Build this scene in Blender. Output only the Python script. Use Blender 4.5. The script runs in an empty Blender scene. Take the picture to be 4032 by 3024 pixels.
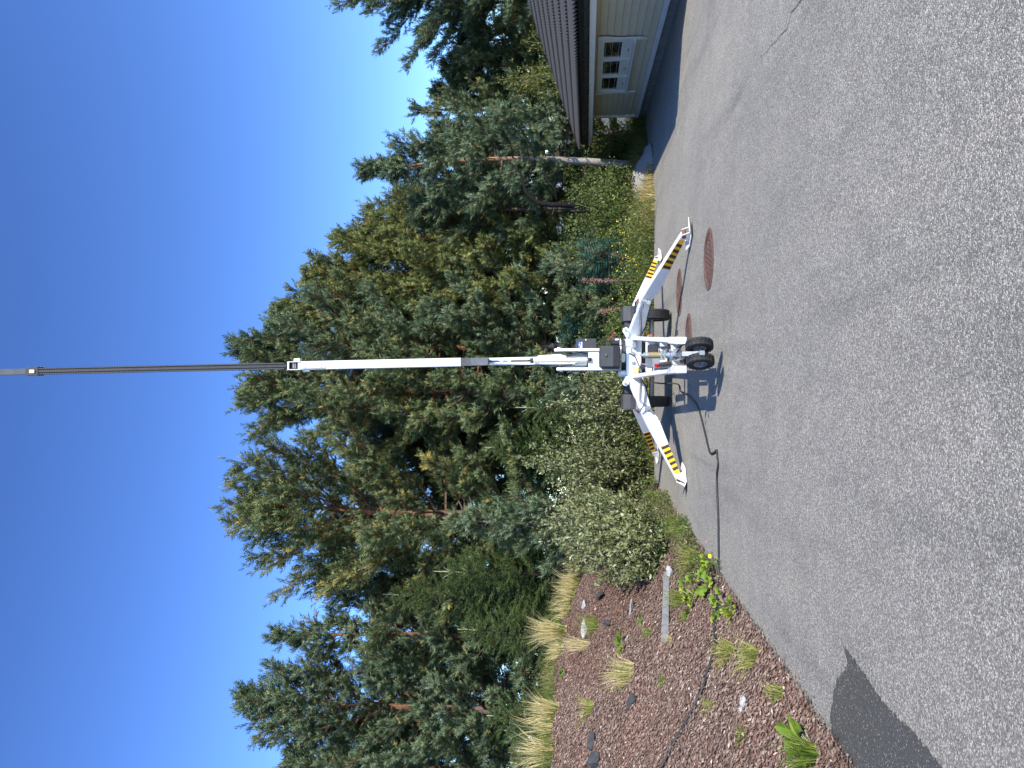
import bpy, bmesh, math, random
import numpy as np
from mathutils import Vector, Matrix

R = math.radians
scene = bpy.context.scene
col = scene.collection

# ------------------------------------------------------------------ camera (portrait photo stored on its side: rolled 90 degrees)
CAM_H = 1.5
PITCH = math.atan(294 / 3030)
cam_data = bpy.data.cameras.new('camera')
cam = bpy.data.objects.new('camera', cam_data)
col.objects.link(cam)
cam_data.sensor_width = 36.0
cam_data.lens = 3030 / 4032 * 36.0
cam_data.clip_end = 9000
_c, _s = math.cos(PITCH), math.sin(PITCH)
cam.matrix_world = Matrix(((0, 1, 0, 0), (_s, 0, -_c, 0), (-_c, 0, -_s, CAM_H), (0, 0, 0, 1)))
scene.camera = cam

# ------------------------------------------------------------------ sky, sun, exposure
SUN_EL = R(37)
SUN_H = Vector((0.65, -0.76)).normalized()          # horizontal direction towards the sun
world = bpy.data.worlds.new('World')
scene.world = world
world.use_nodes = True
wn = world.node_tree.nodes
sky = wn.new('ShaderNodeTexSky')
sky.sky_type = 'NISHITA'
sky.sun_disc = False
sky.sun_elevation = SUN_EL
sky.sun_rotation = math.atan2(SUN_H.x, SUN_H.y)
sky.air_density = 1.0
sky.dust_density = 0.15
sky.ozone_density = 3.0
hs = wn.new('ShaderNodeHueSaturation')
hs.inputs['Saturation'].default_value = 1.02
hs.inputs['Hue'].default_value = 0.504
hs.inputs['Value'].default_value = 0.9
gam = wn.new('ShaderNodeGamma')
gam.inputs[1].default_value = 1.6
world.node_tree.links.new(sky.outputs[0], hs.inputs['Color'])
world.node_tree.links.new(hs.outputs[0], gam.inputs[0])
world.node_tree.links.new(gam.outputs[0], wn['Background'].inputs[0])
wn['Background'].inputs[1].default_value = 0.093
sun_data = bpy.data.lights.new('sun', 'SUN')
sun_data.energy = 4.7
sun_data.angle = R(0.53)
sun_data.color = (1.0, 0.93, 0.82)
sun = bpy.data.objects.new('sun', sun_data)
col.objects.link(sun)
sdir = Vector((SUN_H.x * math.cos(SUN_EL), SUN_H.y * math.cos(SUN_EL), math.sin(SUN_EL)))
sun.rotation_euler = sdir.to_track_quat('Z', 'Y').to_euler()
sun.location = (6, -7, 20)
vs = scene.view_settings
vs.view_transform = 'Standard'
vs.look = 'None'
vs.exposure = 0.75
vs.gamma = 1.0
vs.use_curve_mapping = False

# ------------------------------------------------------------------ materials
MATS = {}
def nodes_of(m):
    nt = m.node_tree
    return nt.nodes, nt.links
def base_mat(name, rough=0.6, metal=0.0, spec=0.5):
    m = bpy.data.materials.new(name)
    m.use_nodes = True
    b = m.node_tree.nodes['Principled BSDF']
    b.inputs['Roughness'].default_value = rough
    b.inputs['Metallic'].default_value = metal
    b.inputs['Specular IOR Level'].default_value = spec
    MATS[name] = m
    return m, b
def ramp(nt, fac, stops):
    r = nt.nodes.new('ShaderNodeValToRGB')
    while len(r.color_ramp.elements) < len(stops):
        r.color_ramp.elements.new(0.5)
    for e, (p, c) in zip(r.color_ramp.elements, stops):
        e.position = p
        e.color = (*c, 1) if len(c) == 3 else c
    nt.links.new(fac, r.inputs[0])
    return r
def noise(nt, scale, detail=4, rough=0.55, vec=None, dist=0.0):
    n = nt.nodes.new('ShaderNodeTexNoise')
    n.inputs['Scale'].default_value = scale
    n.inputs['Detail'].default_value = detail
    n.inputs['Roughness'].default_value = rough
    n.inputs['Distortion'].default_value = dist
    if vec is not None:
        nt.links.new(vec, n.inputs['Vector'])
    return n
def coords(nt, kind='Object', scale=None, rot=None):
    t = nt.nodes.new('ShaderNodeTexCoord')
    out = t.outputs[kind]
    if scale or rot:
        mp = nt.nodes.new('ShaderNodeMapping')
        if scale:
            mp.inputs['Scale'].default_value = scale
        if rot:
            mp.inputs['Rotation'].default_value = rot
        nt.links.new(out, mp.inputs['Vector'])
        out = mp.outputs[0]
    return out
def mixc(nt, fac, a, b, mode='MIX'):
    m = nt.nodes.new('ShaderNodeMix')
    m.data_type = 'RGBA'
    m.blend_type = mode
    for sock, val in ((m.inputs[0], fac), (m.inputs[6], a), (m.inputs[7], b)):
        if hasattr(val, 'node'):
            nt.links.new(val, sock)
        elif isinstance(val, (int, float)):
            sock.default_value = val
        else:
            sock.default_value = (*val, 1)
    return m.outputs[2]
def bump(nt, b, height, strength=0.3, dist=0.02):
    n = nt.nodes.new('ShaderNodeBump')
    n.inputs['Strength'].default_value = strength
    n.inputs['Distance'].default_value = dist
    nt.links.new(height, n.inputs['Height'])
    nt.links.new(n.outputs[0], b.inputs['Normal'])
def plain(name, c1, c2=None, rough=0.6, metal=0.0, scale=6, spec=0.5, bmp=0.0, bscale=60, dirt=None, dirt_amt=0.5):
    m, b = base_mat(name, rough, metal, spec)
    nt = m.node_tree
    c2 = c2 or tuple(x * 0.8 for x in c1)
    v = coords(nt)
    n = noise(nt, scale, 5, 0.6, v)
    r = ramp(nt, n.outputs[0], [(0.3, c2), (0.65, c1)])
    out = r.outputs[0]
    if dirt:
        d = noise(nt, scale * 2.3, 6, 0.7, v)
        dr = ramp(nt, d.outputs[0], [(dirt_amt, (0, 0, 0)), (dirt_amt + 0.12, (1, 1, 1))])
        out = mixc(nt, dr.outputs[0], out, dirt)
    nt.links.new(out, b.inputs['Base Color'])
    if bmp:
        bn = noise(nt, bscale, 4, 0.6, v)
        bump(nt, b, bn.outputs[0], bmp, 0.01)
    return m

plain('white_paint', (0.74, 0.75, 0.74), (0.66, 0.67, 0.66), 0.38, scale=3, dirt=(0.42, 0.38, 0.31), dirt_amt=0.66)
plain('worn_white', (0.72, 0.71, 0.67), (0.5, 0.48, 0.43), 0.5, scale=9, dirt=(0.3, 0.14, 0.06), dirt_amt=0.66)
plain('galvanised', (0.42, 0.44, 0.46), (0.3, 0.32, 0.34), 0.42, 0.75, scale=14)
plain('steel', (0.55, 0.56, 0.57), (0.35, 0.36, 0.38), 0.28, 0.95, scale=18)
plain('chrome', (0.75, 0.76, 0.78), (0.65, 0.66, 0.68), 0.12, 1.0)
plain('dark_profile', (0.016, 0.017, 0.019), (0.011, 0.012, 0.013), 0.7, 0.0, scale=4, spec=0.2, dirt=(0.12, 0.12, 0.12), dirt_amt=0.74)
plain('grey_profile', (0.085, 0.087, 0.092), (0.06, 0.062, 0.066), 0.5, 0.1, scale=5)
plain('sleeve_grey', (0.13, 0.14, 0.16), (0.09, 0.095, 0.11), 0.5, scale=7)
plain('black_plastic', (0.034, 0.036, 0.04), (0.024, 0.025, 0.028), 0.55, scale=8, bmp=0.15, bscale=220)
plain('mudguard_black', (0.05, 0.051, 0.056), (0.035, 0.036, 0.04), 0.6, scale=8, bmp=0.15, bscale=220)
plain('black_rubber', (0.02, 0.02, 0.021), (0.012, 0.012, 0.013), 0.75, scale=20, bmp=0.2, bscale=120)
plain('cable_black', (0.02, 0.02, 0.022), (0.014, 0.014, 0.015), 0.6)
plain('hazard_yellow', (0.85, 0.46, 0.015), (0.72, 0.36, 0.012), 0.45, scale=9, dirt=(0.34, 0.13, 0.03), dirt_amt=0.68)
plain('hazard_black', (0.022, 0.021, 0.02), (0.014, 0.014, 0.014), 0.5)
plain('rust', (0.2, 0.08, 0.035), (0.1, 0.045, 0.03), 0.85, scale=30, bmp=0.3)
plain('orange_lens', (0.75, 0.13, 0.01), None, 0.2)
plain('red_lens', (0.42, 0.015, 0.015), None, 0.3)
plain('white_lens', (0.8, 0.8, 0.8), None, 0.2)
plain('brass_label', (0.33, 0.25, 0.11), (0.2, 0.17, 0.1), 0.5, 0.3, scale=25)
plain('label_yellow', (0.72, 0.58, 0.25), (0.58, 0.45, 0.2), 0.5, scale=25)
plain('sticker_blue', (0.03, 0.22, 0.68), None, 0.4)
plain('sticker_white', (0.75, 0.8, 0.85), None, 0.4)
plain('sticker_red', (0.6, 0.06, 0.04), None, 0.4)
plain('siding', (0.62, 0.55, 0.4), (0.57, 0.5, 0.36), 0.65, scale=2.5, bmp=0.1, bscale=40)
plain('trim_white', (0.72, 0.72, 0.7), (0.64, 0.64, 0.62), 0.55, scale=3)
plain('roof_tile', (0.046, 0.046, 0.046), (0.03, 0.03, 0.03), 0.75, scale=5, bmp=0.2, bscale=150)
plain('roof_black', (0.012, 0.012, 0.013), (0.008, 0.008, 0.009), 0.6)
plain('concrete', (0.22, 0.22, 0.215), (0.15, 0.15, 0.145), 0.9, scale=5, bmp=0.3, bscale=50)
plain('rock', (0.4, 0.39, 0.37), (0.2, 0.2, 0.2), 0.9, scale=7, bmp=0.6, bscale=22, dirt=(0.1, 0.1, 0.09), dirt_amt=0.56)
plain('bank_shade', (0.05, 0.05, 0.052), (0.022, 0.022, 0.023), 0.9, scale=9, bmp=0.6, bscale=25)  # near-black colour for shapes that stand in for shadow strips on the bank
plain('gravel_grey', (0.32, 0.31, 0.29), (0.18, 0.175, 0.165), 0.95, scale=40, bmp=0.8, bscale=60)
plain('weathered_wood', (0.24, 0.235, 0.225), (0.13, 0.13, 0.125), 0.85, scale=12, bmp=0.3, bscale=60)
plain('spruce_leader', (0.42, 0.4, 0.25), (0.3, 0.3, 0.16), 0.8)
plain('net_green', (0.004, 0.09, 0.068), (0.003, 0.06, 0.048), 0.7)
plain('flower_yellow', (0.85, 0.66, 0.02), None, 0.6)
plain('flower_pink', (0.55, 0.16, 0.26), None, 0.6)
plain('deadwood', (0.2, 0.13, 0.1), (0.12, 0.08, 0.06), 0.9, scale=10)
plain('dead_spike', (0.36, 0.2, 0.15), (0.25, 0.13, 0.1), 0.9, scale=10)
plain('woodland_floor', (0.075, 0.075, 0.03), (0.05, 0.04, 0.022), 0.95, scale=3, bmp=0.5, bscale=18)
plain('meadow_soil', (0.085, 0.085, 0.034), (0.07, 0.05, 0.027), 0.95, scale=3, bmp=0.5, bscale=18)
plain('mountain_haze', (0.2, 0.235, 0.29), (0.16, 0.19, 0.24), 0.95, scale=0.01)  # blue-grey carries the distance haze in its colour

# window glass: dark room behind, mirror-like at a glancing view
m, b = base_mat('window_glass', 0.03, 0.0, 0.8)
b.inputs['Base Color'].default_value = (0.012, 0.014, 0.014, 1)
b.inputs['Coat Weight'].default_value = 0.6
b.inputs['Coat Roughness'].default_value = 0.02

# asphalt: pale stones in a worn grey binder, wheel-polished bands
def asphalt_mat(name, dark=False):
    m, b = base_mat(name, 0.85 if not dark else 0.45, 0, 0.35)
    nt = m.node_tree
    v = coords(nt)
    vo = nt.nodes.new('ShaderNodeTexVoronoi'); vo.inputs['Scale'].default_value = 150
    nt.links.new(v, vo.inputs['Vector'])
    sep = nt.nodes.new('ShaderNodeSeparateColor'); nt.links.new(vo.outputs['Color'], sep.inputs[0])
    if dark:
        stones = ramp(nt, sep.outputs[0], [(0.0, (0.04, 0.04, 0.039)), (0.6, (0.055, 0.055, 0.053)), (0.95, (0.075, 0.075, 0.073)), (0.985, (0.3, 0.3, 0.29))])
    else:
        stones = ramp(nt, sep.outputs[0], [(0.0, (0.09, 0.088, 0.084)), (0.4, (0.145, 0.142, 0.135)), (0.7, (0.25, 0.245, 0.232)), (0.9, (0.38, 0.372, 0.352)), (1.0, (0.52, 0.51, 0.485))])
    vo2 = nt.nodes.new('ShaderNodeTexVoronoi'); vo2.inputs['Scale'].default_value = 230
    nt.links.new(v, vo2.inputs['Vector'])
    sep2 = nt.nodes.new('ShaderNodeSeparateColor'); nt.links.new(vo2.outputs['Color'], sep2.inputs[0])
    fine = ramp(nt, sep2.outputs[1], [(0.0, (0.08, 0.08, 0.08)), (0.6, (0.16, 0.16, 0.158)), (1.0, (0.36, 0.36, 0.355))])
    c = mixc(nt, 0.2 if not dark else 0.1, stones.outputs[0], fine.outputs[0])
    c = mixc(nt, 1.0, c, (1.06, 1.02, 0.905), 'MULTIPLY')
    if not dark:
        big = noise(nt, 0.35, 5, 0.6, v, 0.6)
        bigr = ramp(nt, big.outputs[0], [(0.3, (0.92, 0.92, 0.92)), (0.5, (1.06, 1.06, 1.06)), (0.72, (1.15, 1.14, 1.1))])
        c = mixc(nt, 1.0, c, bigr.outputs[0], 'MULTIPLY')
        v2 = coords(nt, 'Object', (1.5, 0.16, 1), (0, 0, R(-24)))
        tr = noise(nt, 1.0, 6, 0.62, v2, 0.8)
        trr = ramp(nt, tr.outputs[0], [(0.33, (0.74, 0.74, 0.75)), (0.45, (0.99, 0.99, 0.99)), (0.7, (1.1, 1.09, 1.07))])
        c = mixc(nt, 0.8, c, trr.outputs[0], 'MULTIPLY')
        md = noise(nt, 3.0, 5, 0.65, v)
        mdr = ramp(nt, md.outputs[0], [(0.3, (0.9, 0.9, 0.9)), (0.7, (1.06, 1.06, 1.06))])
        c = mixc(nt, 1.0, c, mdr.outputs[0], 'MULTIPLY')
    nt.links.new(c, b.inputs['Base Color'])
    bn = nt.nodes.new('ShaderNodeMath'); bn.operation = 'SUBTRACT'; bn.inputs[0].default_value = 1
    nt.links.new(vo.outputs['Distance'], bn.inputs[1])
    bump(nt, b, bn.outputs[0], 0.55 if not dark else 0.3, 0.006)
    return m
asphalt_mat('asphalt')
asphalt_mat('asphalt_wet', True)

# mulch underneath the loose chips
m, b = base_mat('mulch', 0.95, 0, 0.2)
nt = m.node_tree
v = coords(nt)
vo = nt.nodes.new('ShaderNodeTexVoronoi'); vo.inputs['Scale'].default_value = 42
nt.links.new(v, vo.inputs['Vector'])
sp = nt.nodes.new('ShaderNodeSeparateColor'); nt.links.new(vo.outputs['Color'], sp.inputs[0])
r1 = ramp(nt, sp.outputs[0], [(0, (0.05, 0.03, 0.021)), (0.5, (0.12, 0.073, 0.052)), (0.85, (0.19, 0.13, 0.098)), (1, (0.3, 0.24, 0.19))])
bg = noise(nt, 0.9, 4, 0.6, v)
rb = ramp(nt, bg.outputs[0], [(0.35, (1.1, 0.85, 0.78)), (0.65, (0.95, 1.0, 1.02))])
nt.links.new(mixc(nt, 1.0, r1.outputs[0], rb.outputs[0], 'MULTIPLY'), b.inputs['Base Color'])
bump(nt, b, vo.outputs['Distance'], 0.8, 0.02)

# rusty cast iron for the manhole lids
m, b = base_mat('cast_iron', 0.75, 0.25, 0.4)
nt = m.node_tree
v = coords(nt)
n1 = noise(nt, 9, 6, 0.7, v)
r1 = ramp(nt, n1.outputs[0], [(0.3, (0.07, 0.045, 0.035)), (0.55, (0.14, 0.08, 0.06)), (0.75, (0.22, 0.15, 0.12))])
nt.links.new(r1.outputs[0], b.inputs['Base Color'])
bump(nt, b, noise(nt, 60, 4, 0.6, v).outputs[0], 0.3, 0.004)

# pine bark: grey plates low down, orange flakes higher (runs with height, as Scots pine really does)
def bark_mat(name, low, high, h0, h1):
    m, b = base_mat(name, 0.92, 0, 0.2)
    nt = m.node_tree
    v = coords(nt)
    sx = nt.nodes.new('ShaderNodeSeparateXYZ'); nt.links.new(v, sx.inputs[0])
    mr = nt.nodes.new('ShaderNodeMapRange')
    mr.inputs[1].default_value = h0; mr.inputs[2].default_value = h1
    nt.links.new(sx.outputs[2], mr.inputs[0])
    c = mixc(nt, mr.outputs[0], low, high)
    n = noise(nt, 14, 6, 0.7, coords(nt, 'Object', (1, 1, 0.35)))
    rr = ramp(nt, n.outputs[0], [(0.35, (0.4, 0.38, 0.36)), (0.55, (1, 1, 1)), (0.75, (1.25, 1.2, 1.15))])
    nt.links.new(mixc(nt, 1.0, c, rr.outputs[0], 'MULTIPLY'), b.inputs['Base Color'])
    bump(nt, b, n.outputs[0], 0.8, 0.03)
bark_mat('pine_bark', (0.12, 0.1, 0.085), (0.2, 0.1, 0.055), 2.5, 6.0)
bark_mat('branch_bark', (0.09, 0.07, 0.055), (0.15, 0.08, 0.045), 2.5, 7.0)
bark_mat('pale_bark', (0.33, 0.31, 0.27), (0.3, 0.17, 0.09), 2.0, 4.5)
bark_mat('shade_bark', (0.012, 0.011, 0.01), (0.016, 0.014, 0.012), 2.0, 6.0)  # shade on the crooked trunk is put into this black
bark_mat('dark_bark', (0.028, 0.025, 0.022), (0.045, 0.035, 0.028), 2.0, 6.0)

# leaves: a per-leaf tint from 0 to 1 picks the colour; part of the light passes through
def leaf_mat(name, stops, trans=0.3, rough=0.6, spec=0.25):
    m, b = base_mat(name, rough, 0, spec)
    nt = m.node_tree
    a = nt.nodes.new('ShaderNodeAttribute'); a.attribute_name = 'tint'
    r = ramp(nt, a.outputs['Fac'], stops)
    nt.links.new(r.outputs[0], b.inputs['Base Color'])
    t = nt.nodes.new('ShaderNodeBsdfTranslucent')
    nt.links.new(mixc(nt, 1.0, r.outputs[0], (1.3, 1.3, 0.7), 'MULTIPLY'), t.inputs['Color'])
    mx = nt.nodes.new('ShaderNodeMixShader'); mx.inputs[0].default_value = trans
    nt.links.new(b.outputs[0], mx.inputs[1]); nt.links.new(t.outputs[0], mx.inputs[2])
    nt.links.new(mx.outputs[0], nt.nodes['Material Output'].inputs['Surface'])
    return m
leaf_mat('pine_needles', [(0, (0.045, 0.065, 0.024)), (0.35, (0.095, 0.13, 0.052)), (0.75, (0.17, 0.21, 0.095)), (0.9, (0.2, 0.2, 0.065)), (1, (0.33, 0.24, 0.06))], 0.12)
leaf_mat('pine_needles_blue', [(0, (0.045, 0.068, 0.034)), (0.4, (0.095, 0.138, 0.072)), (0.85, (0.17, 0.225, 0.125)), (1, (0.27, 0.23, 0.07))], 0.12)
leaf_mat('pine_needles_yellow', [(0, (0.065, 0.085, 0.026)), (0.4, (0.14, 0.165, 0.05)), (0.8, (0.22, 0.24, 0.08)), (1, (0.34, 0.27, 0.06))], 0.14)
leaf_mat('spruce_needles', [(0, (0.035, 0.055, 0.018)), (0.5, (0.07, 0.105, 0.03)), (1, (0.13, 0.17, 0.05))], 0.22)
leaf_mat('willow_leaves', [(0, (0.065, 0.085, 0.026)), (0.4, (0.14, 0.16, 0.055)), (0.8, (0.25, 0.26, 0.135)), (1, (0.42, 0.41, 0.26))], 0.2)
leaf_mat('green_leaves', [(0, (0.045, 0.07, 0.018)), (0.5, (0.105, 0.14, 0.035)), (0.9, (0.19, 0.23, 0.07)), (1, (0.36, 0.37, 0.2))], 0.3)
leaf_mat('birch_leaves', [(0, (0.05, 0.075, 0.022)), (0.5, (0.12, 0.15, 0.04)), (0.85, (0.22, 0.24, 0.075)), (1, (0.34, 0.3, 0.08))], 0.35)
leaf_mat('bright_leaves', [(0, (0.1, 0.17, 0.022)), (0.5, (0.17, 0.27, 0.035)), (1, (0.36, 0.4, 0.05))], 0.35)
leaf_mat('dry_grass', [(0, (0.28, 0.24, 0.08)), (0.5, (0.52, 0.43, 0.2)), (1, (0.7, 0.6, 0.36))], 0.25)
leaf_mat('green_grass', [(0, (0.08, 0.13, 0.02)), (0.6, (0.16, 0.23, 0.035)), (1, (0.38, 0.36, 0.1))], 0.3)
leaf_mat('meadow_grass', [(0, (0.07, 0.1, 0.022)), (0.45, (0.15, 0.165, 0.045)), (0.75, (0.27, 0.24, 0.085)), (1, (0.43, 0.35, 0.16))], 0.28)
leaf_mat('bark_chips', [(0, (0.065, 0.038, 0.027)), (0.4, (0.17, 0.108, 0.08)), (0.75, (0.27, 0.2, 0.155)), (0.93, (0.36, 0.3, 0.245)), (1, (0.54, 0.47, 0.39))], 0.0, 0.85)

# ------------------------------------------------------------------ mesh helpers
class MB:
    def __init__(self):
        self.v, self.f = [], []
    def add(self, verts, faces):
        o = len(self.v)
        self.v += [tuple(p) for p in verts]
        self.f += [tuple(i + o for i in f) for f in faces]
        return self
    def box(self, x0, x1, y0, y1, z0, z1):
        v = [(x, y, z) for z in (z0, z1) for y in (y0, y1) for x in (x0, x1)]
        return self.add(v, [(0, 2, 3, 1), (4, 5, 7, 6), (0, 1, 5, 4), (2, 6, 7, 3), (0, 4, 6, 2), (1, 3, 7, 5)])
    def beam(self, p0, p1, s0, s1=None, up=(0, 0, 1)):
        p0, p1 = Vector(p0), Vector(p1)
        s1 = s1 or s0
        d = (p1 - p0).normalized()
        w = d.cross(Vector(up)).normalized()
        h = w.cross(d).normalized()
        v = []
        for p, (a, c) in ((p0, s0), (p1, s1)):
            for sa, sb in ((-1, -1), (1, -1), (1, 1), (-1, 1)):
                v.append(p + w * (sa * a / 2) + h * (sb * c / 2))
        return self.add(v, [(3, 2, 1, 0), (4, 5, 6, 7), (0, 1, 5, 4), (1, 2, 6, 5), (2, 3, 7, 6), (3, 0, 4, 7)])
    def cyl(self, p0, p1, r0, r1=None, n=16):
        r1 = r0 if r1 is None else r1
        p0, p1 = Vector(p0), Vector(p1)
        d = (p1 - p0).normalized()
        a = d.orthogonal().normalized(); c = d.cross(a)
        v = []
        for p, r in ((p0, r0), (p1, r1)):
            for i in range(n):
                t = 2 * math.pi * i / n
                v.append(p + (a * math.cos(t) + c * math.sin(t)) * r)
        f = [(i, (i + 1) % n, n + (i + 1) % n, n + i) for i in range(n)]
        f += [tuple(reversed(range(n))), tuple(range(n, 2 * n))]
        return self.add(v, f)
    def tube(self, pts, r, n=8):
        pts = [Vector(p) for p in pts]
        rs = r if isinstance(r, (list, tuple)) else [r] * len(pts)
        v, f = [], []
        a = None
        for i, p in enumerate(pts):
            d = (pts[min(i + 1, len(pts) - 1)] - pts[max(i - 1, 0)]).normalized()
            if a is None:
                a = d.orthogonal().normalized()
            else:
                a = (a - d * a.dot(d))
                a = a.normalized() if a.length > 1e-6 else d.orthogonal().normalized()
            c = d.cross(a)
            for k in range(n):
                t = 2 * math.pi * k / n
                v.append(p + (a * math.cos(t) + c * math.sin(t)) * rs[i])
        for i in range(len(pts) - 1):
            for k in range(n):
                f.append((i * n + k, i * n + (k + 1) % n, (i + 1) * n + (k + 1) % n, (i + 1) * n + k))
        f += [tuple(reversed(range(n))), tuple(range(len(v) - n, len(v)))]
        return self.add(v, f)
    def lathe(self, prof, centre, axis, n=32):
        c0 = Vector(centre); d = Vector(axis).normalized()
        a = d.orthogonal().normalized(); c = d.cross(a)
        k = len(prof); v = []
        for i in range(n):
            t = 2 * math.pi * i / n
            rad = a * math.cos(t) + c * math.sin(t)
            for (r, x) in prof:
                v.append(c0 + rad * r + d * x)
        f = []
        for i in range(n):
            j = (i + 1) % n
            for q in range(k - 1):
                f.append((i * k + q, j * k + q, j * k + q + 1, i * k + q + 1))
        return self.add(v, f)
    def prism(self, poly, origin, ex, ey, ez, thick):
        o, ex, ey, ez = Vector(origin), Vector(ex), Vector(ey), Vector(ez)
        n = len(poly)
        v = [o + ex * x + ey * y for x, y in poly] + [o + ex * x + ey * y + ez * thick for x, y in poly]
        f = [tuple(reversed(range(n))), tuple(range(n, 2 * n))]
        f += [(i, (i + 1) % n, n + (i + 1) % n, n + i) for i in range(n)]
        return self.add(v, f)
    def mesh(self, name, mat, smooth=False, bevel=0.0, seg=2):
        me = bpy.data.meshes.new(name)
        me.from_pydata(self.v, [], self.f)
        bm = bmesh.new(); bm.from_mesh(me)
        bmesh.ops.recalc_face_normals(bm, faces=bm.faces)
        if bevel:
            es = [e for e in bm.edges if len(e.link_faces) == 2 and e.calc_face_angle(0) > 0.5]
            bmesh.ops.bevel(bm, geom=es, offset=bevel, segments=seg, affect='EDGES', clamp_overlap=True)
        bm.to_mesh(me); bm.free()
        if smooth:
            me.polygons.foreach_set('use_smooth', [True] * len(me.polygons))
        me.materials.append(MATS[mat])
        return me
    def build(self, name, mat, parent=None, smooth=False, bevel=0.0, seg=2):
        return link(name, self.mesh(name, mat, smooth, bevel, seg), parent)

def link(name, me, parent=None, world=True):
    o = bpy.data.objects.new(name, me)
    col.objects.link(o)
    if parent is not None:
        o.parent = parent
        if world:                      # geometry is written in world metres: cancel the parents' placement
            o.matrix_parent_inverse = Matrix.Identity(4)
            o.matrix_local = full_matrix(parent).inverted()
    return o
def full_matrix(o):
    return (full_matrix(o.parent) if o.parent else Matrix.Identity(4)) @ Matrix.LocRotScale(o.location, o.rotation_euler, o.scale)
def tag(o, label=None, cat=None, group=None, kind=None):
    if label: o['label'] = label
    if cat: o['category'] = cat
    if group: o['group'] = group
    if kind: o['kind'] = kind
    return o
def empty(name, loc, rz=0.0):
    o = bpy.data.objects.new(name, None)
    o.empty_display_size = 0.3
    col.objects.link(o)
    o.location = loc
    o.rotation_euler = (0, 0, rz)
    return o

def tri_mesh(name, V, T, mat, tint=None, smooth=False):
    """V (n,3) and triangles T (m,3) from numpy, tint (n,) per vertex"""
    me = bpy.data.meshes.new(name)
    me.vertices.add(len(V)); me.loops.add(len(T) * 3); me.polygons.add(len(T))
    me.vertices.foreach_set('co', np.ascontiguousarray(V, dtype=np.float32).ravel())
    me.loops.foreach_set('vertex_index', np.ascontiguousarray(T, dtype=np.int32).ravel())
    me.polygons.foreach_set('loop_start', np.arange(0, len(T) * 3, 3, dtype=np.int32))
    me.polygons.foreach_set('loop_total', np.full(len(T), 3, dtype=np.int32))
    if tint is not None:
        at = me.attributes.new('tint', 'FLOAT', 'POINT')
        at.data.foreach_set('value', np.clip(tint, 0, 1).astype(np.float32))
    me.update(calc_edges=True)
    if smooth:
        me.polygons.foreach_set('use_smooth', [True] * len(T))
    me.materials.append(MATS[mat])
    return me

def frames(D, rng):
    D = D / (np.linalg.norm(D, axis=1, keepdims=True) + 1e-9)
    h = np.where(np.abs(D[:, 2:3]) < 0.9, np.array([[0, 0, 1.0]]), np.array([[1.0, 0, 0]]))
    U = np.cross(D, h); U /= np.linalg.norm(U, axis=1, keepdims=True) + 1e-9
    W = np.cross(D, U)
    a = rng.uniform(0, 2 * np.pi, len(D))[:, None]
    return D, U * np.cos(a) + W * np.sin(a), -U * np.sin(a) + W * np.cos(a)

def needle_template(rng, k, spread, length, width, z1=0.85):
    tri = []
    for i in range(k):
        z = z1 * (i + rng.random()) / k
        a = i * 2.4 + rng.random()
        o = np.array([math.cos(a), math.sin(a), 0]); t = np.array([-math.sin(a), math.cos(a), 0.0])
        d = o * spread + np.array([0, 0, 1.0]) * math.sqrt(max(0.05, 1 - spread * spread))
        L = length * rng.uniform(0.8, 1.2)
        p = np.array([0, 0, z])
        tri += [p - t * width / 2, p + t * width / 2 + d * 0.12, p + d * L]
    return np.array(tri)
_rng = np.random.default_rng(5)
PINE_T = [needle_template(_rng, 12, 0.74, 0.58, 0.15) for _ in range(4)]
SPRUCE_T = [needle_template(_rng, 12, 0.6, 0.3, 0.1, 1.0) for _ in range(4)]
def shoots(P, D, L, tint, temps, rng):
    D, U, W = frames(D, rng)
    Vs, Ts = [], []
    idx = rng.integers(0, len(temps), len(P))
    for k, t in enumerate(temps):
        s = idx == k
        if not s.any(): continue
        loc = (t[None, :, 0, None] * U[s][:, None] + t[None, :, 1, None] * W[s][:, None] + t[None, :, 2, None] * D[s][:, None])
        Vs.append((P[s][:, None] + loc * L[s][:, None, None]).reshape(-1, 3))
        tt = np.repeat(tint[s], len(t)) + rng.normal(0, 0.05, s.sum() * len(t))
        Ts.append(tt)
    V = np.concatenate(Vs); tn = np.concatenate(Ts)
    return V, np.arange(len(V)).reshape(-1, 3), tn
def leaf_faces(P, D, N, L, Wd, tint, fold=0.25):
    """folded diamond leaves: base P, along D, across cross(D,N)"""
    D = D / (np.linalg.norm(D, axis=1, keepdims=True) + 1e-9)
    S = np.cross(D, N); S /= np.linalg.norm(S, axis=1, keepdims=True) + 1e-9
    N = np.cross(S, D)
    L = L[:, None]; Wd = Wd[:, None]
    a = P; b = P + D * L * 0.5 + S * Wd / 2 + N * Wd * fold; c = P + D * L; d = P + D * L * 0.5 - S * Wd / 2 + N * Wd * fold
    V = np.stack([a, b, c, d], 1).reshape(-1, 3)
    i = np.arange(len(P))[:, None] * 4
    T = np.concatenate([i + np.array([[0, 1, 2]]), i + np.array([[0, 2, 3]])])
    return V, T, np.repeat(tint, 4)
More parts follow.
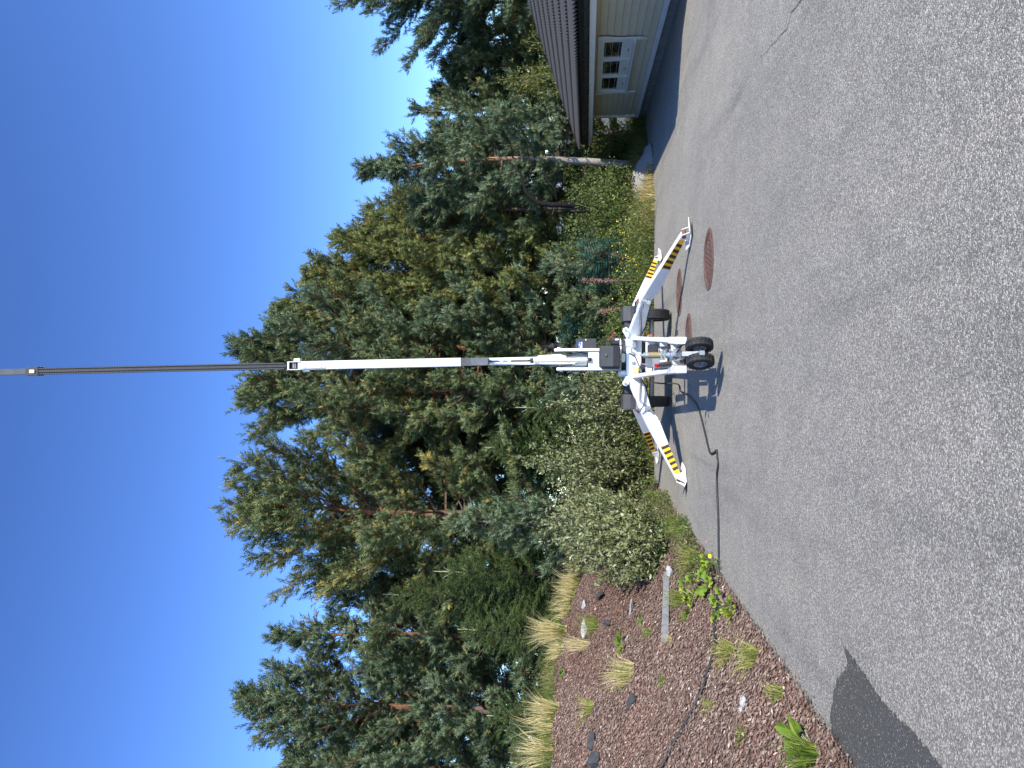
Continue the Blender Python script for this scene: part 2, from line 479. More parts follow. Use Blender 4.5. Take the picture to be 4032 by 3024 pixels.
def blades(P, H, lean, wid, tint, rng, curl=0.5):
    """curved grass blades, 3 triangles each"""
    n = len(P)
    a = rng.uniform(0, 2 * np.pi, n)
    side = np.stack([np.cos(a), np.sin(a), np.zeros(n)], 1)
    up = np.array([[0, 0, 1.0]])
    H = H[:, None]; w = wid[:, None]
    mid = P + up * H * 0.55 + lean * H * 0.4
    tip = P + up * H * (1 - 0.25 * curl) + lean * H * (1 + curl * 0.3)
    V = np.stack([P - side * w / 2, P + side * w / 2, mid - side * w * 0.4, mid + side * w * 0.4, tip], 1).reshape(-1, 3)
    i = np.arange(n)[:, None] * 5
    T = np.concatenate([i + np.array([[0, 1, 3]]), i + np.array([[0, 3, 2]]), i + np.array([[2, 3, 4]])])
    return V, T, np.repeat(tint, 5)
def merge(parts):
    V, T, t, o = [], [], [], 0
    for v, f, c in parts:
        V.append(v); T.append(f + o); t.append(c); o += len(v)
    return np.concatenate(V), np.concatenate(T), np.concatenate(t)

# ------------------------------------------------------------------ terrain
EDGE_X = -2.18
_cy = [-20, 0, 12, 16, 18, 19, 20.5, 24, 40]
_cx = [-6.0, -6.0, -6.0, -5.9, -5.3, -4.5, -3.9, -3.8, -4]
_cz = [1.95, 1.97, 2.05, 2.18, 2.08, 1.8, 1.4, 1.3, 1.3]
def gz(x, y):
    """height of bank and yard"""
    x = np.asarray(x, float); y = np.asarray(y, float)
    xc = np.interp(y, _cy, _cx); zc = np.interp(y, _cy, _cz)
    t = np.clip((EDGE_X - x) / (EDGE_X - xc), 0, 1.0)
    s = np.where(t < 0.86, t * 1.06, 1 - (1 - t) ** 1.35 * 1.25)
    wob = 0.035 * np.sin(x * 2.3 + y * 1.1) * np.sin(y * 1.7 - x) + 0.02 * np.sin(5.1 * x + 2.2) * np.sin(4.3 * y)
    return zc * np.clip(s, 0, 1) + wob * np.clip(t * 4, 0, 1)
def az(x):
    return -0.06 * np.logaddexp(0, (np.asarray(x, float) - 2.8) * 3) / 3
def gp(x, y):
    return Vector((x, y, float(gz(x, y))))
_p = PITCH
def ray(u, v):
    a = (u - 1512) / 3030; b = (2016 - v) / 3030
    k = math.cos(_p) - b * math.sin(_p)
    return a / k, (math.sin(_p) + b * math.cos(_p)) / k
def at(u, v, Y):
    a, k = ray(u, v)
    return Vector((a * Y, Y, CAM_H + k * Y))
def on_ground(ix, iy):
    """photo pixel -> point of the yard or bank under it"""
    a, k = ray(3024 - iy, ix)
    Y = 2.5
    while Y < 40:
        z = float(gz(a * Y, Y)) if a * Y < EDGE_X else float(az(a * Y))
        if CAM_H + k * Y <= z:
            break
        Y += 0.02
    return Vector((a * Y, Y, z))

# ground sheet to the horizon
g = MB()
ring = [(-4000, -4000), (4000, -4000), (4000, 4000), (-4000, 4000)]
g.add([(x, y, -0.95) for x, y in ring], [(0, 1, 2, 3)])
tag(g.build('ground', 'meadow_soil'), kind='structure')

# asphalt yard: gridded sheet with an uneven edge
far = [(-2.4, 17.3), (-1.2, 17.38), (0.5, 17.3), (2.0, 17.36), (3.4, 17.7), (4.4, 18.3), (5.2, 19.2), (6.0, 20.6), (6.9, 22.3), (7.8, 23.6), (18, 23.8)]
rs = random.Random(3)
u_ = np.linspace(0, 1, 60); w_ = np.linspace(0, 1, 140)
yy = -14 + (np.interp(-2.4 + 18.4 * u_, [p[0] for p in far], [p[1] for p in far])[:, None] + 14) * w_[None]
xl = EDGE_X - 0.12 + 0.05 * np.sin(yy * 1.9) + 0.03 * np.sin(5.3 * yy)
xx = xl + (16 - xl) * (u_[:, None] ** 1.3)
V = np.stack([xx, yy, az(xx)], -1).reshape(-1, 3)
I = (np.arange(59)[:, None] * 140 + np.arange(139)[None]).ravel()
T = np.concatenate([np.stack([I, I + 140, I + 1], 1), np.stack([I + 1, I + 140, I + 141], 1)])
tag(link('asphalt', tri_mesh('asphalt', V, T, 'asphalt', smooth=True)), kind='structure')
ck = MB()
cpts = [on_ground(*q) for q in ((3175, -20), (3157, 0), (3135, 30), (3115, 51), (3112, 80), (3098, 118), (3072, 140), (3060, 160), (3039, 177), (3020, 205), (2995, 225))]
for i in range(len(cpts) - 1):
    wd = 0.006 * (1 - i / len(cpts)) + 0.002
    d = (cpts[i + 1] - cpts[i]).normalized(); q = Vector((-d.y, d.x, 0)) * wd / 2
    j2 = rs.uniform(-0.6, 0.6)
    ck.add([cpts[i] - q, cpts[i] + q, cpts[i + 1] + q * (0.7 + j2 * 0.3), cpts[i + 1] - q], [(0, 1, 2, 3)])
ck.v = [(a, b_, c_ + 0.004) for a, b_, c_ in ck.v]
tag(ck.build('asphalt_crack', 'black_plastic'), kind='structure')
# low verge the asphalt rests on
vb = MB()
vb.add([(x, y, -0.02 + z) for x, y, z in ((-3.4, 17.0, -0.01), (2.8, 17.0, -0.03), (9.5, 23.2, -0.42), (16, 24, -0.5), (16, 70, 0), (-6, 70, 0.1), (-5, 19, 0.05))], [(0, 1, 6), (1, 5, 6), (1, 4, 5), (1, 2, 4), (2, 3, 4)])
tag(vb.build('verge', 'meadow_soil'), kind='structure')

# wet patch that has run out from the bank onto the asphalt
wp = MB()
wpts = [(-2.35, 2.6), (-1.67, 2.6), (-1.64, 3.0), (-1.62, 3.43), (-1.6, 3.75), (-1.62, 4.0), (-1.585, 4.25), (-1.56, 4.42), (-1.535, 4.66), (-1.61, 4.6), (-1.68, 4.66), (-1.78, 4.8), (-1.9, 4.86), (-2.05, 4.92), (-2.14, 4.9), (-2.35, 4.76)]
dense = []
for i in range(len(wpts)):
    a, b2 = wpts[i], wpts[(i + 1) % len(wpts)]
    for k in range(16):
        t = k / 16
        j = 0.014 if -2.3 < a[0] and a[1] > 2.7 else 0
        dx, dy = b2[0] - a[0], b2[1] - a[1]
        ln = math.hypot(dx, dy); q = rs.uniform(-j, j) * min(1, 4 * t, 4 * (1 - t))
        dense.append((a[0] + dx * t - dy / ln * q, a[1] + dy * t + dx / ln * q))
wp.add([(x, y, 0.004) for x, y in dense], [tuple(range(len(dense)))])
tag(wp.build('wet_patch', 'asphalt_wet'), kind='structure')

# bank
gx = np.concatenate([np.arange(-2.0, -8.0, -0.12), np.arange(-8.0, -34, -0.8)])
gy = np.concatenate([np.arange(-6, 24, 0.14), np.arange(24, 60, 1.5)])
X, Y = np.meshgrid(gx, gy, indexing='ij')
Z = gz(X, Y)
Z = np.where(X > EDGE_X, -0.03, Z + 0.006)
V = np.stack([X, Y, Z], -1).reshape(-1, 3)
nx, ny = X.shape
I = (np.arange(nx - 1)[:, None] * ny + np.arange(ny - 1)[None]).ravel()
T = np.concatenate([np.stack([I, I + 1, I + ny], 1), np.stack([I + 1, I + ny + 1, I + ny], 1)])
me = tri_mesh('bank', V, T, 'mulch', smooth=True)
me.materials.append(MATS['woodland_floor'])
cen = V[T].mean(1)
mi = ((cen[:, 0] < np.interp(cen[:, 1], _cy, _cx) - 0.35) | (cen[:, 1] > 20.3)).astype(np.int32)
me.polygons.foreach_set('material_index', mi)
tag(link('bank', me), kind='structure')

# mountain far across the fjord
mt = MB()
mv = [(x, 2600, 0) for x in range(-1500, 3001, 150)]
rsm = random.Random(8)
top = []
for x in range(-1500, 3001, 150):
    top.append((x + rsm.uniform(-30, 30), 2900, 60 + 120 * max(0, 1 - abs(x - 640) / 420) + 40 * math.sin(x / 260) + rsm.uniform(-8, 8)))
bk = [(x, 3200, 0) for x in range(-1500, 3001, 150)]
k = len(mv)
mt.add(mv + top + bk, [(i, i + 1, k + i + 1, k + i) for i in range(k - 1)] + [(k + i, k + i + 1, 2 * k + i + 1, 2 * k + i) for i in range(k - 1)])
tag(mt.build('mountain', 'mountain_haze'), kind='structure')

# ------------------------------------------------------------------ house
HC = Vector((8.26, 23.96, -0.327))
HDIR = Vector((0.1, 1, 0)).normalized()
HROT = math.atan2(HDIR.y, HDIR.x)
house = empty('house', HC, HROT)
house.scale = (1.218, 1.218, 1.218)
tag(house, 'low house with beige board siding, white trim and dark tiled hip roof', 'house')
def hpart(mb, name, mat, parent=None, **k):
    me = mb.mesh(name, mat, **k)
    o = bpy.data.objects.new(name, me); col.objects.link(o); o.parent = parent or house
    return o
HL, HW = 9.1, 7.0                     # length towards the camera, depth to the right
hpart(MB().box(-HL, 0, -HW, -0.03, -0.4, 0.2), 'foundation', 'concrete')
wall = hpart(MB().box(-HL + 0.03, -0.03, -HW + 0.03, -0.035, 0.2, 1.42), 'wall', 'siding')
bz = 0.29
bd = 0.122
bme = None
k = 0
while bz < 1.40:
    h = min(bd, 1.41 - bz)
    mb = MB()
    pr = [(0.012, bz), (0.0, bz + 0.012), (-0.022, bz + h - 0.004), (-0.035, bz + h - 0.004), (-0.035, bz)]
    va = [(-HL, y, z) for y, z in pr] + [(-0.1, y, z) for y, z in pr]
    m5 = len(pr)
    mb.add(va, [tuple(range(m5)), tuple(range(m5, 2 * m5))] + [(i, (i + 1) % m5, m5 + (i + 1) % m5, m5 + i) for i in range(m5)])
    hpart(mb, 'siding_board', 'siding', wall)
    bz += bd
hpart(MB().box(-HL, 0.03, -0.03, 0.035, 0.195, 0.285), 'base_board', 'trim_white', bevel=0.006)
hpart(MB().box(-0.105, 0.02, -0.09, 0.028, 0.29, 1.42), 'corner_board', 'trim_white', bevel=0.005)
hpart(MB().box(-HL - 0.4, 0.5, -0.02, 0.52, 1.405, 1.43), 'soffit', 'trim_white')
hpart(MB().box(-HL - 0.4, 0.56, 0.521, 0.55, 1.36, 1.455), 'fascia_board', 'trim_white', bevel=0.004)
gt = MB()
gp_prof = []
for i in range(9):
    t = math.pi + math.pi * i / 8
    gp_prof.append((0.62 + 0.062 * math.cos(t), 1.535 + 0.062 * math.sin(t)))
va, fa = [], []
for x in (-HL - 0.4, 0.64):
    va += [(x, y, z) for y, z in gp_prof]
    va += [(x, 0.62 + (y - 0.62) * 0.9, z + 0.006) for y, z in gp_prof]
for i in range(8):
    fa.append((i, i + 1, 18 + i + 1, 18 + i)); fa.append((9 + i, 27 + i, 27 + i + 1, 9 + i + 1))
gt.add(va, fa)
gut = hpart(gt, 'gutter', 'roof_black')
hpart(MB().box(-HL - 0.4, 0.57, 0.49, 0.556, 1.457, 1.63), 'eave_board', 'roof_black')
for i in range(16):
    x = 0.3 - i * 0.72
    mb = MB().tube([(x, 0.555, 1.60), (x, 0.56, 1.50), (x, 0.6, 1.463), (x, 0.65, 1.468), (x, 0.689, 1.52), (x, 0.69, 1.56)], 0.009, 6)
    hpart(mb, 'gutter_bracket', 'roof_black', gut)
# roof body under the tiles: hip roof
PT = math.tan(R(22.4))
EV, EZ, OUT = 0.6, 1.625, 0.6
half = HW / 2 + EV
ridge_z = EZ + half * PT
rb = MB()
y0, y1, x0, x1 = EV, -HW - EV, -HL - EV, OUT
ym = (y0 + y1) / 2
rv = [(x1, y0, EZ), (x0, y0, EZ), (x0, y1, EZ), (x1, y1, EZ), (x1 - half, ym, ridge_z), (x0 + half, ym, ridge_z)]
rb.add(rv, [(0, 1, 5, 4), (2, 3, 4, 5), (3, 0, 4), (1, 2, 5), (3, 2, 1, 0)])
roof = hpart(rb, 'roof', 'roof_black')
# tiles: two-roll concrete tiles, one mesh shared
TW, TL = 0.30, 0.345
def tile_mesh():
    mb = MB()
    nxs = 9
    va, fa = [], []
    for j, (yy, lift) in enumerate(((-0.03, 0.0), (TL, 0.03))):   # local y up the slope
        for i in range(nxs):
            t = i / (nxs - 1)
            z = 0.05 * (0.5 - 0.5 * math.cos(t * 4 * math.pi)) + (0.04 if j == 0 else 0.0)
            va.append((t * TW, yy, z + 0.006))
    for i in range(nxs):
        t = i / (nxs - 1)
        z = 0.05 * (0.5 - 0.5 * math.cos(t * 4 * math.pi)) + 0.04
        va.append((t * TW, -0.028, z - 0.03))
    for i in range(nxs - 1):
        fa.append((i, i + 1, nxs + i + 1, nxs + i)); fa.append((2 * nxs + i, 2 * nxs + i + 1, i + 1, i))
    mb.add(va, fa)
    return mb.mesh('roof_tile', 'roof_tile', smooth=False)
tme = tile_mesh()
slope_rot = Matrix.Rotation(math.atan(PT), 4, 'X')
row = 0
spec = []
while row * TL * math.cos(R(22.4)) < half - 0.1:
    dy = row * TL * math.cos(R(22.4)); dz = row * TL * math.sin(R(22.4))
    x = OUT - dy - 0.02
    c0 = math.floor((x0) / TW)
    xx = c0 * TW
    while xx < x - TW * 0.45:
        if xx > x0 + dy - TW * 0.5:
            spec.append((xx, row, dy, dz))
        xx += TW
    row += 1
# local x runs away from the camera; up-slope is -y: turn the tile half round about z
near = [s for s in spec if s[1] <= 9]
near.sort(key=lambda s: s[1])
near = near[:300]
rest = [s for s in spec if s not in near]
def tile_matrix(s):
    xx, rw, dy, dz = s
    return Matrix.Translation((xx + TW, EV + 0.02 - dy, EZ + 0.004 + dz)) @ Matrix.Rotation(math.pi, 4, 'Z') @ slope_rot
for s in near:
    o = bpy.data.objects.new('tile', tme); col.objects.link(o); o.parent = roof
    o.matrix_local = tile_matrix(s)
rvs = np.array([v.co[:] for v in tme.vertices]); fcs = [tuple(p.vertices) for p in tme.polygons]
mb = MB()
for s in rest:
    M = tile_matrix(s)
    mb.add([M @ Vector(p) for p in rvs], fcs)
o = hpart(mb, 'far_tiles', 'roof_tile', roof); o['kind'] = 'stuff'
# hip caps
cap = MB()
prof = [(math.cos(math.pi * i / 6) * 0.105, math.sin(math.pi * i / 6) * 0.075) for i in range(7)]
va = [(0, a, c) for a, c in prof] + [(0.4, a * 0.85, c * 0.85) for a, c in prof] + [(0, a * 0.85, c * 0.85 - 0.012) for a, c in prof]
cap.add(va, [(i, i + 1, 8 + i, 7 + i) for i in range(6)] + [(14 + i, 15 + i, i + 1, i) for i in range(6)])
cme = cap.mesh('hip_cap', 'roof_tile', smooth=False)
hv = Vector((-1, -1, PT)).normalized()
steps = int((half * math.sqrt(2 + PT * PT)) / 0.37)
for i in range(steps):
    p = Vector((OUT, EV, EZ + 0.035)) + hv * (i * 0.37)
    xa = hv; ya = Vector((0, 0, 1)).cross(xa).normalized(); za = xa.cross(ya)
    o = bpy.data.objects.new('hip_cap', cme); col.objects.link(o); o.parent = roof
    o.matrix_local = Matrix(((xa.x, ya.x, za.x, p.x), (xa.y, ya.y, za.y, p.y), (xa.z, ya.z, za.z, p.z), (0, 0, 0, 1)))
# window: three low casements with vent bands and cut-out side boards
WX0, WX1, WZ0, WZ1 = -5.75, -2.45, 0.66, 1.24
win = hpart(MB().box(WX0, WX1, -0.02, 0.045, WZ1, WZ1 + 0.05), 'window', 'trim_white', bevel=0.006)
hpart(MB().box(WX0 - 0.05, WX1 + 0.05, -0.02, 0.10, WZ0 - 0.045, WZ0 - 0.005), 'sill', 'trim_white', win, bevel=0.008)
pw = (WX1 - WX0) / 3
for i in range(4):
    x = WX0 + i * pw
    hpart(MB().box(x - 0.035, x + 0.035, -0.02, 0.042, WZ0 - 0.004, WZ1 - 0.001), 'mullion', 'trim_white', win, bevel=0.005)
for i in range(3):
    a, c = WX0 + i * pw + 0.037, WX0 + (i + 1) * pw - 0.037
    sash = MB()
    z0s, z1s, w = WZ0 + 0.135, WZ1 - 0.003, 0.06
    sash.box(a, c, -0.01, 0.03, z1s - w, z1s).box(a, c, -0.01, 0.03, z0s, z0s + w)
    sash.box(a, a + w, -0.01, 0.03, z0s + w + 0.001, z1s - w - 0.001).box(c - w, c, -0.01, 0.03, z0s + w + 0.001, z1s - w - 0.001)
    so = hpart(sash, 'sash', 'trim_white', win)
    hpart(MB().box(a + w - 0.005, c - w + 0.005, -0.004, 0.006, z0s + w - 0.005, z1s - w + 0.005), 'pane', 'window_glass', win)
    vt = MB().box(a, c, -0.01, 0.012, WZ0 - 0.002, z0s - 0.004)
    for q in range(3):
        zz = WZ0 + 0.018 + q * 0.04
        vt.box(a + 0.01, c - 0.01, 0.0125, 0.024, zz, zz + 0.018)
    hpart(vt, 'vent_rail', 'trim_white', win)
    xm = (a + c) / 2
    hpart(MB().box(xm - 0.06, xm + 0.06, 0.0245, 0.05, WZ0 + 0.06, WZ0 + 0.08), 'handle', 'steel', win, bevel=0.004)
def side_board(x, sgn, zlow):
    pts = [(0, WZ1 + 0.055), (sgn * 0.16, WZ1 + 0.055), (sgn * 0.16, WZ1 + 0.0)]
    k = 10
    for i in range(k + 1):
        t = i / k
        pts.append((sgn * (0.15 - 0.09 * t + 0.022 * math.sin(t * 9)), WZ1 - t * (WZ1 - WZ0 + 0.05)))
    pts += [(sgn * 0.1, WZ0 - 0.06), (sgn * 0.1, WZ0 - 0.09), (sgn * 0.055, WZ0 - 0.12), (sgn * 0.065, zlow + 0.08), (sgn * 0.035, zlow + 0.04), (sgn * 0.02, zlow), (0, zlow + 0.02)]
    if sgn < 0: pts = pts[::-1]
    mb = MB().prism(pts, (x, 0.02, 0), (1, 0, 0), (0, 0, 1), (0, 1, 0), 0.028)
    hpart(mb, 'carved_side_board', 'trim_white', win)
side_board(WX0 - 0.036, -1, 0.42)
side_board(WX1 + 0.036, 1, 0.42)

# ------------------------------------------------------------------ trailer-mounted lift
def ax(y):
    return 0.46 + 0.024 * (y - 13.6)
lift = empty('trailer_lift', (0.46, 13.6, 0))
tag(lift, 'white towable boom lift on four striped outriggers with raised black telescopic boom', 'boom lift')
def L(mb, name, mat, parent=None, **k):
    return mb.build(name, mat, parent or lift, **k)
cx = ax(13.6)
ch = MB().prism([(-0.36, 0.6), (-0.30, 0.575), (0.30, 0.575), (0.36, 0.6), (0.36, 0.80), (0.30, 0.83), (-0.30, 0.83), (-0.36, 0.80)], (cx, 13.15, 0), (1, 0, 0), (0, 0, 1), (0, 1, 0), 1.15)
chassis = L(ch, 'chassis', 'white_paint', bevel=0.01)
for dx, z in ((0.0, 0.72), (-0.16, 0.71)):
    L(MB().cyl((cx + dx + 0.05, 13.151, z), (cx + dx + 0.05, 13.13, z), 0.038, 0.034).cyl((cx + dx + 0.05, 13.13, z), (cx + dx + 0.05, 13.115, z), 0.017, n=6), 'bolt', 'galvanised', chassis)
for sx in (-1, 1):
    lug = MB().prism([(0, 0.80), (sx * 0.13, 0.79), (sx * 0.17, 0.83), (sx * 0.15, 0.885), (sx * 0.10, 0.90), (sx * 0.06, 0.87), (0, 0.84)], (cx + sx * 0.33, 13.1, 0), (1, 0, 0), (0, 0, 1), (0, 1, 0), 0.03)
    lo = L(lug, 'lug', 'white_paint', bevel=0.004)
    L(MB().cyl((cx + sx * 0.45, 13.1, 0.853), (cx + sx * 0.45, 13.07, 0.853), 0.024, n=12), 'pin', 'steel', lo)
# rating plate and socket on the chassis front
L(MB().box(cx - 0.32, cx - 0.17, 13.09, 13.115, 0.63, 0.73), 'label_plate', 'label_yellow', bevel=0.004)
L(MB().box(cx - 0.335, cx - 0.15, 13.116, 13.149, 0.615, 0.745), 'plate_bracket', 'white_paint', bevel=0.004)
L(MB().box(cx + 0.14, cx + 0.27, 13.06, 13.15, 0.665, 0.735), 'socket_box', 'galvanised', bevel=0.012)

OUTR = dict(
    front_right=((cx + 0.30, 13.3, 0.70), (1.40, 12.62, 0.535), (2.16, 11.28, 0.105)),
    front_left=((cx - 0.30, 13.3, 0.70), (-0.46, 12.62, 0.535), (-1.44, 11.88, 0.105)),
    rear_right=((cx + 0.30, 14.2, 0.70), (1.50, 14.75, 0.535), (2.50, 15.7, 0.105)),
    rear_left=((cx - 0.30, 14.2, 0.70), (-0.42, 15.35, 0.535), (-1.42, 16.2, 0.105)))
for key, (p0, p1, p2) in OUTR.items():
    p0, p1, p2 = Vector(p0), Vector(p1), Vector(p2)
    arm = L(MB().beam(p0, p1, (0.14, 0.26), (0.13, 0.15)), 'outrigger_arm', 'white_paint', bevel=0.008)
    # tapered leg with a raised heel at the hinge
    d = (p2 - p1).normalized()
    heel = p1 - d * 0.10 + Vector((0, 0, 0.01))
    mid = p1 + d * 0.22 - Vector((0, 0, 0.02))
    lg = MB()
    lg.beam(heel, mid, (0.102, 0.15), (0.102, 0.198)).beam(mid, p2, (0.10, 0.20), (0.085, 0.08))
    leg = L(lg, 'outrigger_leg', 'white_paint', bevel=0.006)
    L(MB().cyl(p1 + d.cross(Vector((0, 0, 1))).normalized() * 0.1, p1 - d.cross(Vector((0, 0, 1))).normalized() * 0.1, 0.028, n=12), 'hinge_pin', 'galvanised')
    # hazard tape on both sides of the outer half of the leg
    w = d.cross(Vector((0, 0, 1))).normalized(); hh = w.cross(d).normalized()
    q = p2 - mid
    def along(t, off, zf, side, lift_):
        c = mid + q * t
        wid = 0.10 + (0.085 - 0.10) * t; hgt = 0.20 + (0.08 - 0.20) * t
        return c + w * side * (wid / 2 + lift_) + hh * (zf * hgt / 2)
    for side in (-1, 1):
        t0, t1 = 0.44, 0.94
        def panel(ta, tb, lo, hi, lf, slant=0.0):
            a = [along(ta - slant, 0, lo, side, lf), along(tb - slant, 0, lo, side, lf), along(tb + slant, 0, hi, side, lf), along(ta + slant, 0, hi, side, lf)]
            a2 = [p - w * side * (lf - 0.0005) for p in a]
            return MB().add(a + a2, [(0, 1, 2, 3), (7, 6, 5, 4), (0, 4, 5, 1), (1, 5, 6, 2), (2, 6, 7, 3), (3, 7, 4, 0)])
        ho = panel(t0, t1, -0.93, 0.93, 0.003).build('hazard_panel', 'hazard_yellow', leg)
        for i in range(5):
            ta = t0 + 0.012 + i * (t1 - t0 - 0.03) / 5
            panel(ta, ta + 0.047, -0.9, 0.9, 0.0055, 0.008).build('hazard_stripe', 'hazard_black', leg)
    # rusty knuckle and pivoting foot: flat sole, turned-up ends, cheeks
    foot = L(MB().cyl(p2 + w * 0.058, p2 - w * 0.058, 0.032, n=16), 'foot_pivot', 'rust')
    dh = Vector((d.x, d.y, 0)).normalized(); wh = Vector((-dh.y, dh.x, 0))
    c = Vector((p2.x, p2.y, 0))
    pad = MB()
    prof = [(-0.21, 0.05), (-0.12, 0.012), (0.12, 0.012), (0.21, 0.05)]
    va, fa = [], []
    for s in (-0.13, 0.13):
        va += [c + dh * x + wh * s + Vector((0, 0, z)) for x, z in prof]
        va += [c + dh * x + wh * s + Vector((0, 0, z + 0.012)) for x, z in prof]
    for i in range(3):
        fa += [(i, i + 1, 8 + i + 1, 8 + i), (4 + i, 12 + i, 12 + i + 1, 4 + i + 1), (i, 4 + i, 4 + i + 1, i + 1), (8 + i, 8 + i + 1, 12 + i + 1, 12 + i)]
    fa += [(0, 8, 12, 4), (3, 7, 15, 11)]
    pad.add(va, fa)
    po = L(pad, 'foot_plate', 'worn_white')
    for s in (-1, 1):
        ck = MB().prism([(-0.10, 0.024), (0.10, 0.024), (0.035, 0.14), (-0.035, 0.14)], c + wh * s * 0.052, dh, (0, 0, 1), wh, 0.01)
        L(ck, 'foot_cheek', 'worn_white', po)
# galvanised crank bars, marker lamps and reflectors by each front hinge
for sx in (-1, 1):
    bx = cx + sx * 0.90
    L(MB().tube([(bx, 12.48, 0.66), (bx - sx * 0.1, 12.5, 0.60), (bx - sx * 0.18, 12.58, 0.64), (bx - sx * 0.36, 12.75, 0.62), (cx + sx * 0.33, 13.0, 0.60)], 0.022, 10), 'crank_bar', 'galvanised', smooth=True)
    L(MB().cyl((bx - sx * 0.06, 12.42, 0.52), (bx - sx * 0.06, 12.56, 0.52), 0.035, n=14), 'hinge_boss', 'galvanised')
    hose = MB().tube([(cx + sx * 0.55, 13.05, 0.66), (cx + sx * 0.72, 12.9, 0.70), (cx + sx * 0.86, 12.7, 0.71), (cx + sx * 0.93, 12.66, 0.66)], 0.012, 8)
    L(hose, 'hydraulic_hose', 'cable_black', smooth=True)
    L(MB().beam((cx + sx * 0.62, 13.1, 0.66), (cx + sx * 0.90, 12.85, 0.685), (0.03, 0.06)), 'strut', 'galvanised', bevel=0.005)
    lamp = L(MB().box(bx - sx * 0.09 - 0.055, bx - sx * 0.09 + 0.055, 12.9, 12.95, 0.585, 0.655), 'marker_lamp', 'galvanised', bevel=0.008)
    L(MB().box(bx - sx * 0.115 - 0.02, bx - sx * 0.115 + 0.02, 12.888, 12.899, 0.597, 0.643).box(bx - sx * 0.065 - 0.02, bx - sx * 0.065 + 0.02, 12.888, 12.899, 0.597, 0.643), 'lens', 'white_lens', lamp)
    L(MB().box(bx - 0.03, bx + 0.03, 12.87, 12.9, 0.625, 0.675), 'reflector', 'orange_lens', bevel=0.006)
    L(MB().tube([(cx + sx * 0.34, 13.12, 0.60), (cx + sx * 0.5, 12.98, 0.52), (cx + sx * 0.66, 12.82, 0.50), (cx + sx * 0.80, 12.66, 0.47)], 0.01, 8), 'hydraulic_hose', 'cable_black', smooth=True)
    for q_ in (0.42, 0.58, 0.74):
        p_ = Vector((cx + sx * q_, 13.3 - 0.68 * (q_ - 0.30) / 0.64 - 0.075, 0.70 - 0.165 * (q_ - 0.30) / 0.64 + 0.05))
        L(MB().cyl(p_, p_ + Vector((0, -0.03, 0)), 0.011, n=8), 'arm_bolt', 'steel')
    L(MB().box(cx + sx * 0.52 - 0.05, cx + sx * 0.52 + 0.05, 13.45, 13.5, 0.47, 0.60), 'bracket', 'black_plastic', bevel=0.006)
# wheels, mudguards, deck
def wheel(c, axis, r, w, rim_r, name, treads=0, parent=None):
    c = Vector(c); axis = Vector(axis).normalized()
    h = w / 2
    prof = [(rim_r, -h * 0.75), (rim_r + (r - rim_r) * 0.35, -h * 1.0), (rim_r + (r - rim_r) * 0.75, -h * 0.97), (r * 0.985, -h * 0.75)]
    for i in range(4):
        xa = -h * 0.66 + i * h * 0.40
        prof += [(r, xa), (r, xa + h * 0.28), (r - 0.008, xa + h * 0.285), (r - 0.008, xa + h * 0.395)]
    prof = prof[:-2] + [(r * 0.985, h * 0.75), (rim_r + (r - rim_r) * 0.75, h * 0.97), (rim_r + (r - rim_r) * 0.35, h * 1.0), (rim_r, h * 0.75)]
    wo = MB().lathe([(0.0, h * 0.1), (rim_r * 0.35, h * 0.1), (rim_r * 0.4, h * 0.3), (rim_r * 0.85, h * 0.35), (rim_r * 0.92, h * 0.72), (rim_r * 1.02, h * 0.74), (rim_r * 1.02, -h * 0.74), (rim_r * 0.9, -h * 0.7), (rim_r * 0.85, -h * 0.3), (0.0, -h * 0.3)], c, axis, 28)
    wheel_o = L(wo, name, 'galvanised', parent, smooth=False)
    L(MB().lathe(prof, c, axis, 40), 'tyre', 'black_rubber', wheel_o, smooth=False)
    if treads:
        tb = MB()
        a = axis.orthogonal().normalized(); b2 = axis.cross(a)
        for i in range(treads):
            t = 2 * math.pi * i / treads
            for s in (-1, 1):
                rad = a * math.cos(t + s * 0.06) + b2 * math.sin(t + s * 0.06)
                rad2 = a * math.cos(t + 0.12 + s * 0.06) + b2 * math.sin(t + 0.12 + s * 0.06)
                tb.beam(c + rad * (r + 0.001) + axis * s * h * 0.08, c + rad2 * (r * 0.985) + axis * s * h * 0.82, (0.016, 0.012), up=rad)
        L(tb, 'tread', 'black_rubber', wheel_o)
    return wheel_o
for sx in (-1, 1):
    x = cx + sx * 0.77
    wheel((x, 13.95, 0.345), (1, 0, 0), 0.32, 0.19, 0.2, 'road_wheel')
    mg = MB()
    pr = [(13.52, 0.42), (13.52, 0.74), (13.60, 0.86), (13.80, 0.885), (14.1, 0.885), (14.3, 0.86), (14.38, 0.74), (14.38, 0.42), (14.36, 0.42), (14.36, 0.73), (14.28, 0.83), (13.62, 0.83), (13.54, 0.73), (13.54, 0.42)]
    pr[0] = (13.52, 0.60); pr[-1] = (13.54, 0.60)
    mg.prism(pr, (x - 0.13, 0, 0), (0, 1, 0), (0, 0, 1), (1, 0, 0), 0.26)
    mo = L(mg, 'mudguard', 'mudguard_black', bevel=0.006)
    for i in range(4):
        xr = x - 0.095 + i * 0.0635
        L(MB().box(xr - 0.022, xr + 0.022, 13.512, 13.5195, 0.62, 0.735), 'rib', 'mudguard_black', mo, bevel=0.003)
    L(MB().box(min(cx + sx * 0.36, cx + sx * 0.635), max(cx + sx * 0.36, cx + sx * 0.635), 13.62, 14.25, 0.64, 0.835), 'side_tank', 'mudguard_black', bevel=0.015)
L(MB().cyl((cx - 0.72, 13.95, 0.345), (cx + 0.72, 13.95, 0.345), 0.04, n=14), 'axle', 'galvanised')
L(MB().box(cx - 0.3, cx + 0.3, 13.6, 14.2, 0.40, 0.574), 'axle_box', 'black_plastic', bevel=0.02)
